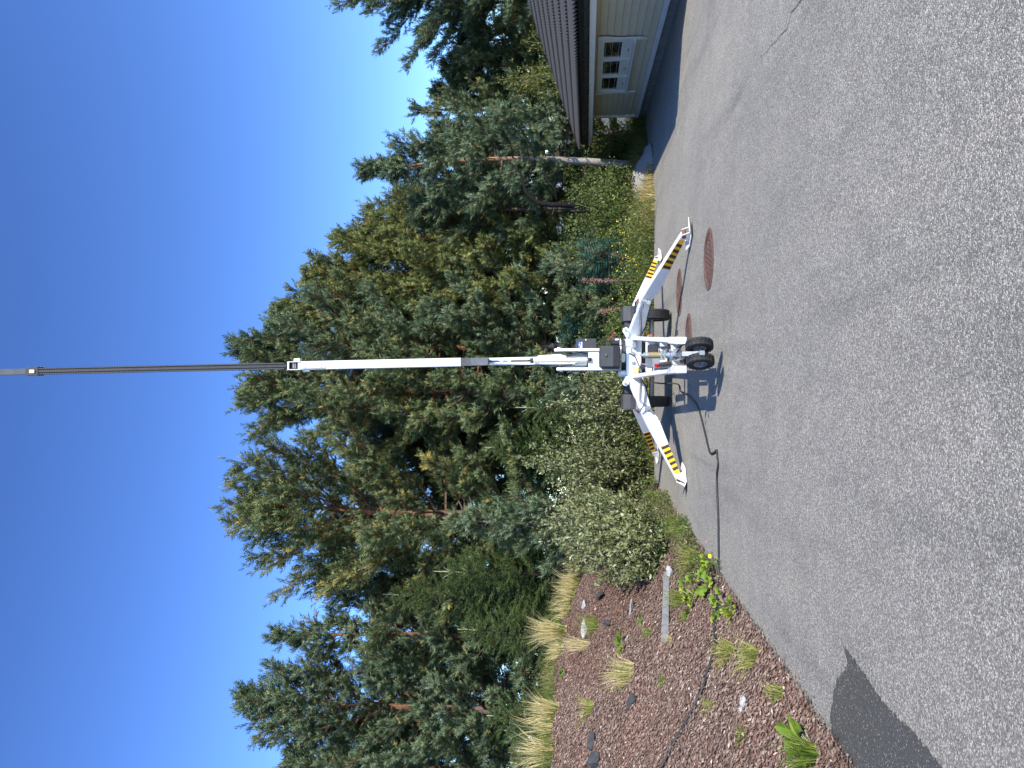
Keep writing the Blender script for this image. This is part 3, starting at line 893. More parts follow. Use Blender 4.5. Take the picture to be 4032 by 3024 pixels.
# tow frame
def rail_pt(s, t, z=0.0):
    y = 13.16 + (8.85 - 13.16) * t
    half_w = 0.325 + (0.165 - 0.325) * t
    return Vector((ax(y) + s * half_w - 0.02 * t, y, 0.70 + (0.455 - 0.70) * t + z))
for s in (-1, 1):
    ro = L(MB().beam(rail_pt(s, 0), rail_pt(s, 1), (0.062, 0.10)), 'tow_rail', 'white_paint', bevel=0.008)
    L(MB().beam(rail_pt(s, 0.9), rail_pt(s, 1.03), (0.082, 0.122)), 'rail_end', 'worn_white', ro, bevel=0.006)
    q = rail_pt(s, 0.44)
    L(MB().box(q.x + s * 0.05 - 0.012, q.x + s * 0.05 + 0.012, q.y - 0.06, q.y + 0.06, q.z - 0.03, q.z + 0.03), 'side_reflector', 'orange_lens', bevel=0.005)
def cross(t, w, h, mat, name, dz=-0.01):
    a, c = rail_pt(-1, t), rail_pt(1, t)
    return L(MB().beam(a + Vector((0.04, 0, dz)), c + Vector((-0.04, 0, dz)), (w, h)), name, mat, bevel=0.006)
L(MB().beam(rail_pt(-0.5, 0.12, -0.06), rail_pt(-0.5, 0.4, -0.06), (0.09, 0.05)), 'drawbar_box', 'black_plastic', bevel=0.01)
L(MB().beam(rail_pt(0.55, 0.6, 0.03), rail_pt(0.5, 0.9, 0.01), (0.03, 0.03)), 'brake_rod', 'black_plastic')
L(MB().beam(rail_pt(-0.62, 0.74, 0.03), rail_pt(-0.62, 0.88, 0.03), (0.09, 0.07)), 'junction_box', 'grey_profile', bevel=0.008)
cross(0.40, 0.08, 0.09, 'white_paint', 'cross_member')
cross(0.72, 0.09, 0.09, 'white_paint', 'cross_member')
cross(0.93, 0.12, 0.10, 'worn_white', 'cross_member')
pa, pb = rail_pt(0, 0.46, -0.045), rail_pt(0, 0.70, -0.045)
L(MB().beam(pa, pb, (0.46, 0.02), (0.36, 0.02)), 'battery_tray', 'worn_white')
L(MB().beam(rail_pt(-0.25, 0.5, 0.03), rail_pt(-0.25, 0.66, 0.03), (0.2, 0.13)), 'equipment_box', 'galvanised', bevel=0.012)
L(MB().beam(rail_pt(0.45, 0.5, 0.02), rail_pt(0.45, 0.58, 0.02), (0.12, 0.10)), 'valve_block', 'black_plastic', bevel=0.01)
# jockey stem with twin drive wheels
jx, jy = 0.335, 9.1
L(MB().cyl((jx, jy, 0.40), (jx, jy, 0.84), 0.034, n=18), 'jockey_stem', 'galvanised')
L(MB().cyl((jx, jy, 0.655), (jx, jy, 0.785), 0.0365, n=18), 'stem_label', 'brass_label')
L(MB().cyl((jx, jy, 0.84), (jx, jy, 0.88), 0.018, n=10).tube([(jx, jy, 0.872), (jx - 0.1, jy - 0.02, 0.872), (jx - 0.11, jy - 0.02, 0.79)], 0.009, 8), 'jack_handle', 'galvanised')
cl = MB()
for z in (0.60, 0.635):
    cl.box(jx - 0.055, jx + 0.055, jy - 0.045, jy + 0.06, z - 0.012, z + 0.012)
L(cl, 'stem_clamp', 'steel', bevel=0.004)
L(MB().box(jx - 0.07, jx + 0.07, jy - 0.14, jy + 0.1, 0.425, 0.52), 'drive_gearbox', 'galvanised', bevel=0.02)
L(MB().cyl((jx - 0.02, jy - 0.16, 0.46), (jx - 0.02, jy - 0.36, 0.44), 0.05, 0.042, n=18), 'tow_coupling', 'steel', smooth=False)
wfm = MB().tube([(jx - 0.13, jy - 0.30, 0.41), (jx + 0.07, jy - 0.30, 0.45), (jx + 0.05, jy - 0.30, 0.57), (jx - 0.12, jy - 0.30, 0.54), (jx - 0.13, jy - 0.30, 0.41)], 0.008, 6)
L(wfm, 'wire_guard', 'steel')
L(MB().tube([(jx - 0.10, jy + 0.05, 0.50), (jx - 0.115, jy - 0.05, 0.60), (jx - 0.12, jy - 0.1, 0.68)], [0.022, 0.018, 0.012], 10), 'brake_lever', 'black_plastic')
L(MB().cyl((jx - 0.12, jy - 0.1, 0.68), (jx - 0.124, jy - 0.12, 0.71), 0.022, n=12), 'lever_knob', 'red_lens')
L(MB().box(jx - 0.11, jx + 0.03, jy - 0.22, jy - 0.02, 0.33, 0.42), 'coupling_housing', 'black_plastic', bevel=0.015)
yaw = R(22)
wax = Vector((math.cos(yaw), math.sin(yaw), 0))
jc = Vector((0.335, 8.62, 0.262))
for s in (-1, 1):
    wheel(jc + wax * s * 0.095, wax, 0.147, 0.10, 0.072, 'jockey_wheel', 20)
L(MB().cyl(jc - wax * 0.16, jc + wax * 0.16, 0.016, n=12).beam(jc + Vector((0, 0, 0.0)), jc + Vector((0, 0.1, 0.17)), (0.05, 0.05)), 'jockey_fork', 'galvanised')
L(MB().box(jc.x - 0.025, jc.x + 0.025, jc.y - 0.19, jc.y - 0.14, 0.235, 0.29).beam(jc + Vector((0, -0.16, 0.02)), jc + Vector((0, 0, 0.02)), (0.03, 0.02)), 'jockey_bracket', 'galvanised', bevel=0.004)
for k2, pts in enumerate((
        [(jx - 0.05, jy - 0.1, 0.52), (jx + 0.12, jy - 0.3, 0.42), (jx + 0.06, jy - 0.42, 0.36), (jx - 0.03, jy - 0.36, 0.44)],
        [(jx + 0.06, jy, 0.48), (jx + 0.15, jy - 0.25, 0.35), (jx + 0.02, jy - 0.4, 0.33)],
        [(cx + 0.05, 12.9, 0.80), (cx - 0.02, 12.8, 0.70), (cx - 0.16, 12.6, 0.66), (cx - 0.22, 12.3, 0.63)],
        [(cx - 0.25, 13.08, 0.62), (cx - 0.36, 12.9, 0.56), (cx - 0.40, 12.9, 0.50), (cx - 0.5, 13.0, 0.49), (cx - 0.62, 13.0, 0.52)])):
    L(MB().tube(pts, 0.009, 8), 'cable', 'cable_black', smooth=True)
# turntable and tower
L(MB().cyl((cx, 13.65, 0.832), (cx, 13.65, 0.905), 0.31, n=40), 'slewing_ring', 'black_plastic', smooth=False)
L(MB().cyl((cx, 13.65, 0.906), (cx, 13.65, 0.94), 0.34, n=40), 'turntable', 'white_paint', smooth=False)
L(MB().cyl((cx - 0.28, 13.3, 0.835), (cx - 0.28, 13.3, 0.96), 0.055, n=20), 'slew_motor', 'white_paint')
L(MB().box(cx - 0.09, cx + 0.06, 13.2, 13.32, 0.845, 0.915), 'slew_gear', 'galvanised', bevel=0.012)
cvp = [(0.0, 0.0), (0.0, 0.22), (0.06, 0.34), (0.34, 0.34), (0.34, 0.0)]
cover = MB().prism([(12.98, 0.94), (12.94, 1.06), (12.97, 1.27), (13.0, 1.285), (13.32, 1.285), (13.32, 0.94)], (cx - 0.175, 0, 0), (0, 1, 0), (0, 0, 1), (1, 0, 0), 0.35)
cv = L(cover, 'motor_cover', 'black_plastic', bevel=0.012)
L(MB().cyl((cx + 0.02, 12.955, 1.185), (cx + 0.02, 12.93, 1.18), 0.018, n=10), 'cover_knob', 'steel', cv)
L(MB().box(cx - 0.205, cx - 0.176, 13.0, 13.4, 0.95, 1.25), 'side_cover', 'mudguard_black', bevel=0.006)
for s, zt in ((-1, 2.02), (1, 2.06)):
    xx = cx - 0.035 + s * 0.165
    pl = MB().prism([(13.3, 1.20), (13.3, zt - 0.06), (13.34, zt), (13.72, zt), (13.78, zt - 0.06), (13.78, 0.94), (13.36, 0.94)], (xx - 0.024, 0, 0), (0, 1, 0), (0, 0, 1), (1, 0, 0), 0.048)
    L(pl, 'tower_plate', 'white_paint', bevel=0.006)
    L(MB().cyl((xx + s * 0.024, 13.42, zt - 0.08), (xx + s * 0.05, 13.42, zt - 0.08), 0.03, n=14), 'tower_pin', 'worn_white')
L(MB().box(cx - 0.17, cx + 0.10, 13.33, 13.36, 1.29, 1.47), 'tower_front_plate', 'white_paint')
L(MB().box(cx - 0.17, cx + 0.10, 13.62, 13.66, 0.94, 1.75), 'tower_back_plate', 'white_paint')
pn = L(MB().box(cx + 0.165, cx + 0.335, 13.5, 13.72, 1.33, 1.69), 'control_panel', 'black_plastic', bevel=0.008)
L(MB().box(cx + 0.17, cx + 0.275, 13.494, 13.499, 1.575, 1.64), 'sticker', 'sticker_blue', pn)
L(MB().box(cx + 0.171, cx + 0.274, 13.490, 13.4935, 1.578, 1.592).box(cx + 0.175, cx + 0.21, 13.490, 13.4935, 1.60, 1.612).box(cx + 0.22, cx + 0.235, 13.490, 13.4935, 1.62, 1.635), 'sticker_print', 'sticker_white', pn)
L(MB().box(cx + 0.235, cx + 0.26, 13.490, 13.4935, 1.60, 1.625), 'sticker_mark', 'sticker_red', pn)
L(MB().cyl((cx + 0.31, 13.5, 1.515), (cx + 0.31, 13.485, 1.515), 0.012, n=10), 'panel_lock', 'chrome', pn)
# ground controls beside the cover
L(MB().cyl((cx + 0.245, 13.1, 0.945), (cx + 0.245, 13.1, 1.10), 0.062, 0.052, n=20), 'hydraulic_pump', 'black_plastic', smooth=False)
L(MB().box(cx + 0.215, cx + 0.305, 13.05, 13.13, 0.955, 1.03), 'pump_label', 'white_paint', bevel=0.01)
L(MB().cyl((cx + 0.29, 13.08, 1.03), (cx + 0.31, 13.07, 1.085), 0.026, n=14), 'valve', 'steel')
L(MB().cyl((cx + 0.34, 13.06, 1.05), (cx + 0.38, 13.06, 1.065), 0.022, n=14), 'emergency_stop', 'red_lens')
L(MB().cyl((cx + 0.30, 13.06, 1.10), (cx + 0.31, 13.06, 1.13), 0.018, n=12), 'control_button', 'orange_lens')
L(MB().tube([(cx + 0.18, 12.99, 0.95), (cx + 0.18, 12.99, 1.14), (cx + 0.20, 12.99, 1.16), (cx + 0.29, 12.99, 1.16), (cx + 0.31, 12.99, 1.14), (cx + 0.31, 12.99, 0.92), (cx + 0.29, 12.99, 0.90), (cx + 0.20, 12.99, 0.90), (cx + 0.18, 12.99, 0.95)], 0.010, 8), 'control_guard', 'black_plastic', smooth=True)
# lower boom, lift cylinder, link arms
bl0, bl1 = Vector((cx - 0.04, 13.56, 1.5)), Vector((0.39, 13.36, 3.28))
L(MB().beam(bl0, bl1, (0.15, 0.17), (0.125, 0.15), up=(0, -1, 0)), 'lower_boom', 'white_paint', bevel=0.006)
L(MB().beam((cx + 0.02, 13.42, 1.85), (cx + 0.01, 13.40, 2.35), (0.10, 0.10), (0.05, 0.10), up=(0, -1, 0)), 'boom_gusset', 'worn_white', bevel=0.005)
c0 = Vector((cx - 0.04, 13.32, 1.48)); c1 = Vector((cx - 0.055, 13.27, 2.42)); c2 = Vector((cx - 0.07, 13.235, 3.22))
L(MB().cyl(c0, c1, 0.036, n=20), 'lift_cylinder', 'white_paint', smooth=False)
L(MB().cyl(c1, c1 + (c2 - c1).normalized() * 0.05, 0.043, n=20), 'cylinder_gland', 'black_plastic')
L(MB().cyl(c1, c2, 0.019, n=16), 'cylinder_rod', 'chrome', smooth=True)
L(MB().cyl(c0 + Vector((-0.03, 0, -0.02)), c0 + Vector((0.03, 0, -0.02)), 0.045, n=16), 'cylinder_eye', 'black_plastic')
for k2, dx in enumerate((-0.10, -0.125)):
    L(MB().beam((cx + dx - 0.02, 13.45, 1.5), (cx + dx - 0.025, 13.42, 2.35 - 0.2 * k2), (0.018, 0.03)), 'link_arm', 'galvanised')
L(MB().cyl((cx - 0.115, 13.36, 1.5), (cx - 0.117, 13.36, 1.70), 0.028, n=14), 'small_cylinder', 'galvanised')
for pts in ([(cx + 0.06, 13.36, 1.5), (cx + 0.09, 13.34, 1.62), (cx + 0.04, 13.33, 1.78), (cx + 0.07, 13.36, 1.95)],
            [(cx - 0.12, 13.34, 1.75), (cx - 0.155, 13.34, 1.95), (cx - 0.135, 13.36, 2.3), (cx - 0.14, 13.38, 2.6)]):
    L(MB().tube(pts, 0.01, 8), 'hose', 'cable_black', smooth=True)
# raised boom
BA, BB = Vector((0.39, 13.3, 3.21)), Vector((0.205, 12.6, 11.9))
BD = (BB - BA).normalized()
def bz(z):
    return BA + BD * ((z - BA.z) / BD.z)
def seg(z0, z1, w, d, off=0.0, ox=0.0):
    return MB().beam(bz(z0) + Vector((ox, off, 0)), bz(z1) + Vector((ox, off, 0)), (w, d), up=(0, -1, 0))
L(seg(3.2, 3.66, 0.136, 0.2), 'boom_sleeve', 'sleeve_grey', bevel=0.006)
L(seg(3.50, 3.68, 0.139, 0.204), 'sleeve_band', 'grey_profile', bevel=0.004)
boom = L(seg(3.66, 6.50, 0.146, 0.19), 'boom', 'white_paint', bevel=0.008)
L(seg(6.02, 6.42, 0.11, 0.01, -0.102), 'cover_plate', 'worn_white', bevel=0.002)
for zz in (6.08, 6.36):
    for s in (-1, 1):
        p = bz(zz) + Vector((s * 0.035, -0.107, 0))
        L(MB().cyl(p, p + Vector((0, -0.008, 0)), 0.008, n=8), 'screw', 'steel', boom)
fr = MB()
for s in (-1, 1):
    fr.beam(bz(6.46) + Vector((s * 0.067, 0, 0)), bz(6.68) + Vector((s * 0.067, 0, 0)), (0.014, 0.22), up=(0, -1, 0))
fr.beam(bz(6.655) + Vector((-0.06, -0.1, 0)), bz(6.655) + Vector((0.06, -0.1, 0)), (0.02, 0.03))
L(fr, 'boom_collar', 'worn_white')
L(MB().beam(bz(6.52) + Vector((0.075, -0.02, 0)), bz(6.52) + Vector((0.125, -0.02, 0)), (0.1, 0.11)), 'sensor_box', 'white_paint', bevel=0.004)
L(MB().beam(bz(6.36) + Vector((-0.075, -0.02, 0)), bz(6.36) + Vector((-0.105, -0.02, 0)), (0.1, 0.13)), 'sensor_box', 'galvanised', bevel=0.004)
L(MB().cyl(bz(6.57) + Vector((-0.045, -0.05, 0)), bz(6.57) + Vector((0.045, -0.05, 0)), 0.04, n=18), 'pulley', 'steel')
ext = L(seg(6.45, 11.25, 0.116, 0.14), 'boom_extension', 'dark_profile', bevel=0.006)
L(seg(6.7, 11.2, 0.04, 0.012, -0.072), 'cable_tray', 'black_plastic')
# toothed energy-chain edges: one small link repeated along both edges
lk = MB().box(-0.009, 0.009, -0.004, 0.004, -0.011, 0.011).mesh('chain_link', 'grey_profile')
for s in (-1, 1):
    for i in range(148):
        z = 6.75 + i * 0.03
        o = bpy.data.objects.new('chain_link', lk); col.objects.link(o); o.parent = ext
        p = bz(z) + Vector((s * 0.047, -0.0745, 0))
        q = BD.to_track_quat('Z', 'Y')
        o.matrix_parent_inverse = Matrix.Identity(4)
        o.matrix_local = full_matrix(ext).inverted() @ Matrix.Translation(p)
L(seg(11.05, 11.28, 0.15, 0.17), 'extension_collar', 'black_plastic', bevel=0.005)
cb = MB()
for s in (-1, 1):
    for zz in (10.95, 11.02, 11.12, 11.24):
        p = bz(zz) + Vector((s * 0.075, -0.05, 0))
        cb.cyl(p, p + Vector((s * 0.015, 0, 0)), 0.012, n=8)
L(cb, 'collar_bolts', 'steel')['kind'] = 'stuff'
L(MB().box(bz(11.13).x - 0.03, bz(11.13).x + 0.03, bz(11.13).y - 0.10, bz(11.13).y - 0.086, 11.10, 11.19), 'collar_block', 'worn_white')
L(seg(11.25, 12.6, 0.104, 0.12), 'inner_extension', 'grey_profile', bevel=0.005)

# power cable from the lift over the yard and up the bank
cab = [Vector((cx - 0.42, 12.95, 0.52)), Vector((cx - 0.45, 12.7, 0.3)), Vector((cx - 0.46, 12.45, 0.06))]
img_pts = [(2682, 1539), (2711, 1554), (2740, 1583), (2759, 1621), (2779, 1698), (2798, 1776), (2807, 1785), (2818, 1780), (2827, 1773), (2829, 1795), (2832, 1829), (2827, 1877), (2830, 1960), (2833, 2050), (2835, 2160), (2837, 2279), (2833, 2380), (2828, 2483), (2828, 2544), (2800, 2645), (2779, 2713), (2732, 2808), (2684, 2896), (2630, 2998), (2560, 3120)]
for ix, iy in img_pts:
    p = on_ground(ix, iy)
    cab.append(p + Vector((0, 0, 0.012 if p.x > -2.3 else 0.03)))
def smooth_path(P, k=5):
    out = []
    for i in range(len(P) - 1):
        p0, p1, p2, p3 = P[max(i - 1, 0)], P[i], P[i + 1], P[min(i + 2, len(P) - 1)]
        for j in range(k):
            t = j / k
            out.append(0.5 * ((2 * p1) + (p2 - p0) * t + (2 * p0 - 5 * p1 + 4 * p2 - p3) * t * t + (3 * p1 - p0 - 3 * p2 + p3) * t ** 3))
    out.append(P[-1])
    return out
path = smooth_path(cab)
for p in path[18:]:
    base = float(gz(p.x, p.y)) if p.x < EDGE_X else 0.0
    p.z = max(p.z, base + 0.01)
tag(MB().tube(path, 0.0125, 8).build('power_cable', 'cable_black', smooth=True), 'long black rubber cable snaking from the lift over asphalt onto the bank', 'cable')

# manhole lids
for k2, (x, y, lab) in enumerate(((1.54, 9.68, 'rusty round manhole lid nearest the camera, in open sunlit asphalt'),
                                  (1.49, 12.71, 'rusty manhole lid crossed by the shadow of the right front outrigger'),
                                  (0.66, 11.56, 'rusty manhole lid partly hidden behind the jockey wheels'))):
    mo = empty('manhole_cover', (x, y, 0), 0.5 + k2)
    tag(mo, lab, 'manhole cover', 'manhole lids around the lift')
    def mp(mb, name, mat='cast_iron', parent=None, **kk):
        o = bpy.data.objects.new(name, mb.mesh(name, mat, **kk)); col.objects.link(o); o.parent = parent or mo
        return o
    mp(MB().lathe([(0.31, -0.01), (0.312, 0.006), (0.318, 0.009), (0.375, 0.009), (0.385, 0.005), (0.388, -0.01)], (0, 0, 0), (0, 0, 1), 48), 'frame')
    lid = mp(MB().lathe([(0.0001, 0.004), (0.30, 0.004), (0.304, 0.002), (0.304, -0.01)], (0, 0, 0), (0, 0, 1), 48), 'lid')
    mp(MB().lathe([(0.268, 0.003), (0.270, 0.008), (0.282, 0.008), (0.284, 0.003)], (0, 0, 0), (0, 0, 1), 48), 'ring', parent=lid)
    studs = MB()
    for i in range(-6, 7):
        for j in range(-6, 7):
            if math.hypot(i, j) * 0.04 < 0.24:
                a = 0.018 if (i + j) % 2 else 0.006
                studs.box(i * 0.04 - a / 2, i * 0.04 + a / 2, j * 0.04 - (0.024 - a) / 2, j * 0.04 + (0.024 - a) / 2, 0.003, 0.009)
    mp(studs, 'raised_pattern', parent=lid)['kind'] = 'stuff'
    for s in (-1, 1):
        mp(MB().lathe([(0.022, 0.003), (0.023, 0.010), (0.032, 0.010), (0.033, 0.003)], (s * 0.2, 0, 0), (0, 0, 1), 20), 'lifting_ring', parent=lid)

# ------------------------------------------------------------------ trees
def tree_parts(root, trunk_mb, branch_mb, fol, trunk_mat, branch_mat, leaf_mat_name):
    t = trunk_mb.mesh('trunk', trunk_mat, smooth=True)
    for nm, me in (('trunk', t), ('branches', branch_mb.mesh('branches', branch_mat))):
        o = bpy.data.objects.new(nm, me); col.objects.link(o); o.parent = root
    o = bpy.data.objects.new('crown', tri_mesh('crown', *fol[:2], leaf_mat_name, fol[2])); col.objects.link(o); o.parent = root

def rot_to(rng, d, ang):
    """random direction at angle ang from unit d"""
    a = np.array(d); h = np.array([0, 0, 1.0]) if abs(a[2]) < 0.9 else np.array([1.0, 0, 0])
    u = np.cross(a, h); u /= np.linalg.norm(u); w = np.cross(a, u)
    t = rng.uniform(0, 2 * np.pi)
    return a * math.cos(ang) + (u * math.cos(t) + w * math.sin(t)) * math.sin(ang)

def pine(label, x, y, zb, H, cb, Rc, seed, lean=(0, 0), tr=0.15, mat='pine_needles', trunk_mat='pine_bark', dens=1.0, shape='round', gap=0.0, sl=0.19, yel=0.08, tintmu=0.45, name='pine_tree', group='pine trees behind the yard'):
    rng = np.random.default_rng(seed)
    root = empty(name, (x, y, zb))
    tag(root, label, 'tree', group)
    H = H - zb
    bend = rng.normal(0, 0.12, 2)
    def tp(z):
        t = z / H
        return np.array([lean[0] * t * t * H + bend[0] * math.sin(t * 3.1), lean[1] * t * t * H + bend[1] * math.sin(t * 2.7), z])
    tz = np.linspace(0, H, 14)
    tm = MB().tube([tp(z) for z in tz], [tr * (1 - 0.93 * (z / H) ** 0.9) + 0.008 for z in tz], 9)
    bm_ = MB()
    P, D, Ls, Ti = [], [], [], []
    z = cb - zb
    zc0 = z
    while z < H - 0.15:
        t = (z - zc0) / (H - zc0)
        if shape == 'round':
            rr = Rc * min(1.0, 0.55 + t * 2.2) * (1 - t ** 2.2) ** 0.75
        elif shape == 'cone':
            rr = Rc * (1 - t) ** 0.85 * min(1, 0.6 + 3 * t)
        else:
            rr = Rc * min(1, 0.7 + t) * (1 - t ** 3) ** 0.8
        rr = max(rr * 1.12, 0.2)
        nb = rng.integers(3, 5)
        a0 = rng.uniform(0, 6.28)
        lob = rng.uniform(0.62, 1.2)
        for i in range(nb):
            if rng.random() < gap: continue
            az = a0 + i * 6.283 / nb + rng.normal(0, 0.35)
            Lb = rr * rng.uniform(0.6, 1.12) * lob
            e = math.radians(-6 + 58 * t ** 0.9 + rng.normal(0, 9))
            hd = np.array([math.cos(az), math.sin(az), 0])
            side = np.array([-hd[1], hd[0], 0])
            b0 = tp(z)
            wv = rng.normal(0, 0.07)
            pts = []
            for s in np.linspace(0, 1, 6):
                pts.append(b0 + hd * Lb * s * math.cos(e) + np.array([0, 0, 1]) * (Lb * s * math.sin(e) + 0.26 * Lb * s * s - 0.05 * Lb * math.sin(s * 3)) + side * wv * Lb * math.sin(s * 4))
            rb0 = min(0.05, 0.012 + 0.016 * Lb) * (1 - 0.5 * t)
            bm_.tube(pts, [rb0 * (1 - 0.85 * s) for s in np.linspace(0, 1, 6)], 4)
            nt_ = max(4, int(Lb / 0.066 * dens))
            tb = rng.normal(0, 0.16)
            for k in range(nt_ + 1):
                s = 0.26 + 0.74 * ((k + rng.random() * 0.6) / (nt_ + 0.6)) ** 0.7
                s = min(s, 1.0)
                j = min(int(s * 5), 4); f = s * 5 - j
                p = pts[j] * (1 - f) + pts[j + 1] * f
                dr = pts[j + 1] - pts[j]; dr = dr / np.linalg.norm(dr)
                ang = 0.15 if k == nt_ else rng.uniform(0.5, 1.1)
                td = rot_to(rng, dr, ang)
                td[2] = abs(td[2]) * 0.6 + 0.22
                td /= np.linalg.norm(td)
                Lt = rng.uniform(0.14, 0.4) * (0.6 + 0.5 * min(Lb, 1.5) / 1.5)
                q = p + td * Lt
                bm_.beam(p, q, (0.012, 0.012), (0.006, 0.006))
                ns = rng.integers(3, 6)
                for m_ in range(ns):
                    ss = 0.35 + 0.65 * m_ / (ns - 1)
                    sd = td if m_ == ns - 1 else rot_to(rng, td, rng.uniform(0.35, 0.95))
                    sd = sd + np.array([0, 0, 0.35])
                    P.append(p + td * Lt * ss); D.append(sd); Ls.append(sl * rng.uniform(0.75, 1.25))
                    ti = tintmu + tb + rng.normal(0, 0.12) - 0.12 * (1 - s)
                    if rng.random() < yel: ti = rng.uniform(0.86, 1.0)
                    Ti.append(ti)
        z += rng.uniform(0.15, 0.32) * (1.15 - 0.25 * t) / max(0.75, dens)
    for k in range(10):
        P.append(tp(H - 0.05 * k)); D.append(np.array([rng.normal(0, 0.3), rng.normal(0, 0.3), 1.0])); Ls.append(sl); Ti.append(tintmu)
    # some bare dead branches under the crown
    for k in range(int(6 + (zc0 > 1.5) * 8)):
        zz = rng.uniform(max(0.8, zc0 - 2.2), zc0 + 0.8); az = rng.uniform(0, 6.28); Lb = rng.uniform(0.4, 1.3)
        b0 = tp(zz); hd = np.array([math.cos(az), math.sin(az), 0])
        bm_.tube([b0, b0 + hd * Lb * 0.5 + np.array([0, 0, 0.05]), b0 + hd * Lb + np.array([0, 0, rng.uniform(-0.2, 0.25)])], [0.014, 0.01, 0.004], 4)
    P, D, Ls, Ti = np.array(P), np.array(D), np.array(Ls), np.array(Ti)
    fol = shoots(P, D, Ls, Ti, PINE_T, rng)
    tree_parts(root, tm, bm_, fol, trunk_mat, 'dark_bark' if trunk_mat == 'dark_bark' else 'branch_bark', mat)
    return len(P)

tot = 0
PINES = [
    # label, x, y, zb, top z, crown base, radius, seed, kwargs
    ('bushy pine cut by the left edge of the woodland', -11.0, 21.5, 1.3, 10.1, 1.9, 2.1, 1, dict(mat='pine_needles_blue', tr=0.16)),
    ('tall pine second from the left end of the woodland, with a pointed crown', -9.4, 22.0, 1.3, 11.6, 2.2, 2.3, 2, dict(mat='pine_needles_blue', tr=0.17)),
    ('slim pine with a long bare orange trunk left of the spruces', -7.5, 22.2, 1.3, 10.95, 3.0, 1.5, 3, dict(mat='pine_needles_blue', shape='cone', tr=0.14, gap=0.25)),
    ('shorter pine filling the dip between the slim pine and the broad one', -6.3, 24.2, 1.3, 10.0, 1.9, 1.9, 4, dict(tr=0.15)),
    ('broad pine with orange leaning limbs left of the boom', -3.7, 22.0, 0.6, 11.5, 2.6, 3.0, 5, dict(tr=0.2, lean=(0.02, 0), yel=0.12, tintmu=0.5)),
    ('pine with a thick trunk directly left of the raised boom', -0.35, 23.2, 0.1, 12.2, 2.6, 2.6, 6, dict(tr=0.24, mat='pine_needles')),
    ('half-hidden pine in the gap between the broad pine and the thick trunk', -2.0, 26.4, 0.3, 8.6, 2.1, 1.7, 18, dict(tr=0.14)),
    ('tall dark pine rising just right of the boom', 1.15, 24.0, 0.1, 12.75, 1.9, 2.3, 7, dict(tr=0.18, mat='pine_needles_blue')),
    ('dense pine with olive tips right of the boom, behind the darker one', 2.5, 25.4, 0.1, 12.0, 1.6, 2.1, 8, dict(tr=0.16, yel=0.14, mat='pine_needles')),
    ('yellowish pine halfway between the boom and the house', 3.75, 25.2, 0.1, 10.9, 1.6, 2.0, 9, dict(tr=0.15, mat='pine_needles_yellow', yel=0.08)),
    ('lower yellow-green pine right of the yellowish one', 5.0, 25.6, 0.1, 9.9, 1.8, 1.8, 10, dict(tr=0.15, mat='pine_needles_yellow', yel=0.06, tintmu=0.4)),
    ('small pine filling the gap behind the shade-dark crooked trunk', 5.6, 24.4, 0.0, 7.0, 2.9, 1.3, 11, dict(tr=0.1, mat='pine_needles_blue')),
    ('thin-topped pine between the yellow-green pine and the pale-trunked pine', 6.1, 27.0, 0.1, 9.35, 3.3, 1.35, 12, dict(tr=0.13, gap=0.25)),
    ('dark pointed pine with a pale grey trunk beside the gravel heap', 6.62, 23.6, -0.1, 8.4, 2.2, 1.8, 13, dict(tr=0.13, trunk_mat='pale_bark', mat='pine_needles_blue', shape='cone')),
    ('pine with drooping low boughs next to the far roof corner', 8.75, 27.2, 0.0, 6.9, 1.5, 1.6, 14, dict(tr=0.13, mat='pine_needles_blue')),
    ('young open-branched pine with spiky top behind the roof', 10.3, 28.4, 0.0, 8.0, 2.6, 1.4, 15, dict(tr=0.09, shape='cone', gap=0.4, dens=0.65, mat='pine_needles')),
    ('small dark pine behind the roof, under the spiky young one', 12.4, 29.6, 0.0, 7.0, 2.0, 1.7, 16, dict(tr=0.12)),
    ('large dark pine reaching in over the house from the right edge', 15.3, 27.8, -0.3, 10.2, 1.8, 3.2, 17, dict(tr=0.24, mat='pine_needles_blue', dens=1.35)),
]
for lab, x, y, zb, H, cb, rc, sd, kw in PINES:
    tot += pine(lab, x, y, zb, H, cb, rc, sd, **kw)

front_row = [o for o in bpy.data.objects if o.name.startswith('pine_tree')]
BACK = [('shaded pine behind the leftmost pine', 0, -12.2, 27.0, 0.95, 0.9), ('shaded pine between the two leftmost pines', 1, -9.9, 27.5, 0.80, 2.1), ('shaded pine behind the slim orange-trunked pine', 3, -7.9, 27.6, 0.95, 0.4),
        ('shaded pine left behind the broad pine', 5, -5.4, 28.0, 0.86, 1.4), ('shaded pine right behind the broad pine', 4, -3.4, 28.6, 0.88, 2.6), ('shaded pine deep behind the thick trunk', 7, -1.2, 28.8, 0.9, 0.7),
        ('shaded pine deep behind the boom', 8, 0.9, 29.0, 0.95, 3.0), ('shaded pine behind the olive-tipped pine', 5, 3.2, 29.3, 0.88, 4.0), ('shaded pine behind the yellowish pine', 3, 5.4, 29.6, 0.92, 5.2),
        ('shaded pine behind the thin-topped pine', 9, 7.4, 30.0, 0.85, 1.1), ('shaded pine behind the pale-trunked pine', 0, 9.4, 30.6, 0.86, 3.3), ('low shaded pine behind the roof hip', 8, 11.6, 30.4, 0.66, 2.2),
        ('low shaded pine behind the birch', 3, 13.8, 30.6, 0.78, 0.2), ('low shaded pine at the right edge behind the house', 6, 16.4, 31.0, 0.72, 4.4)]
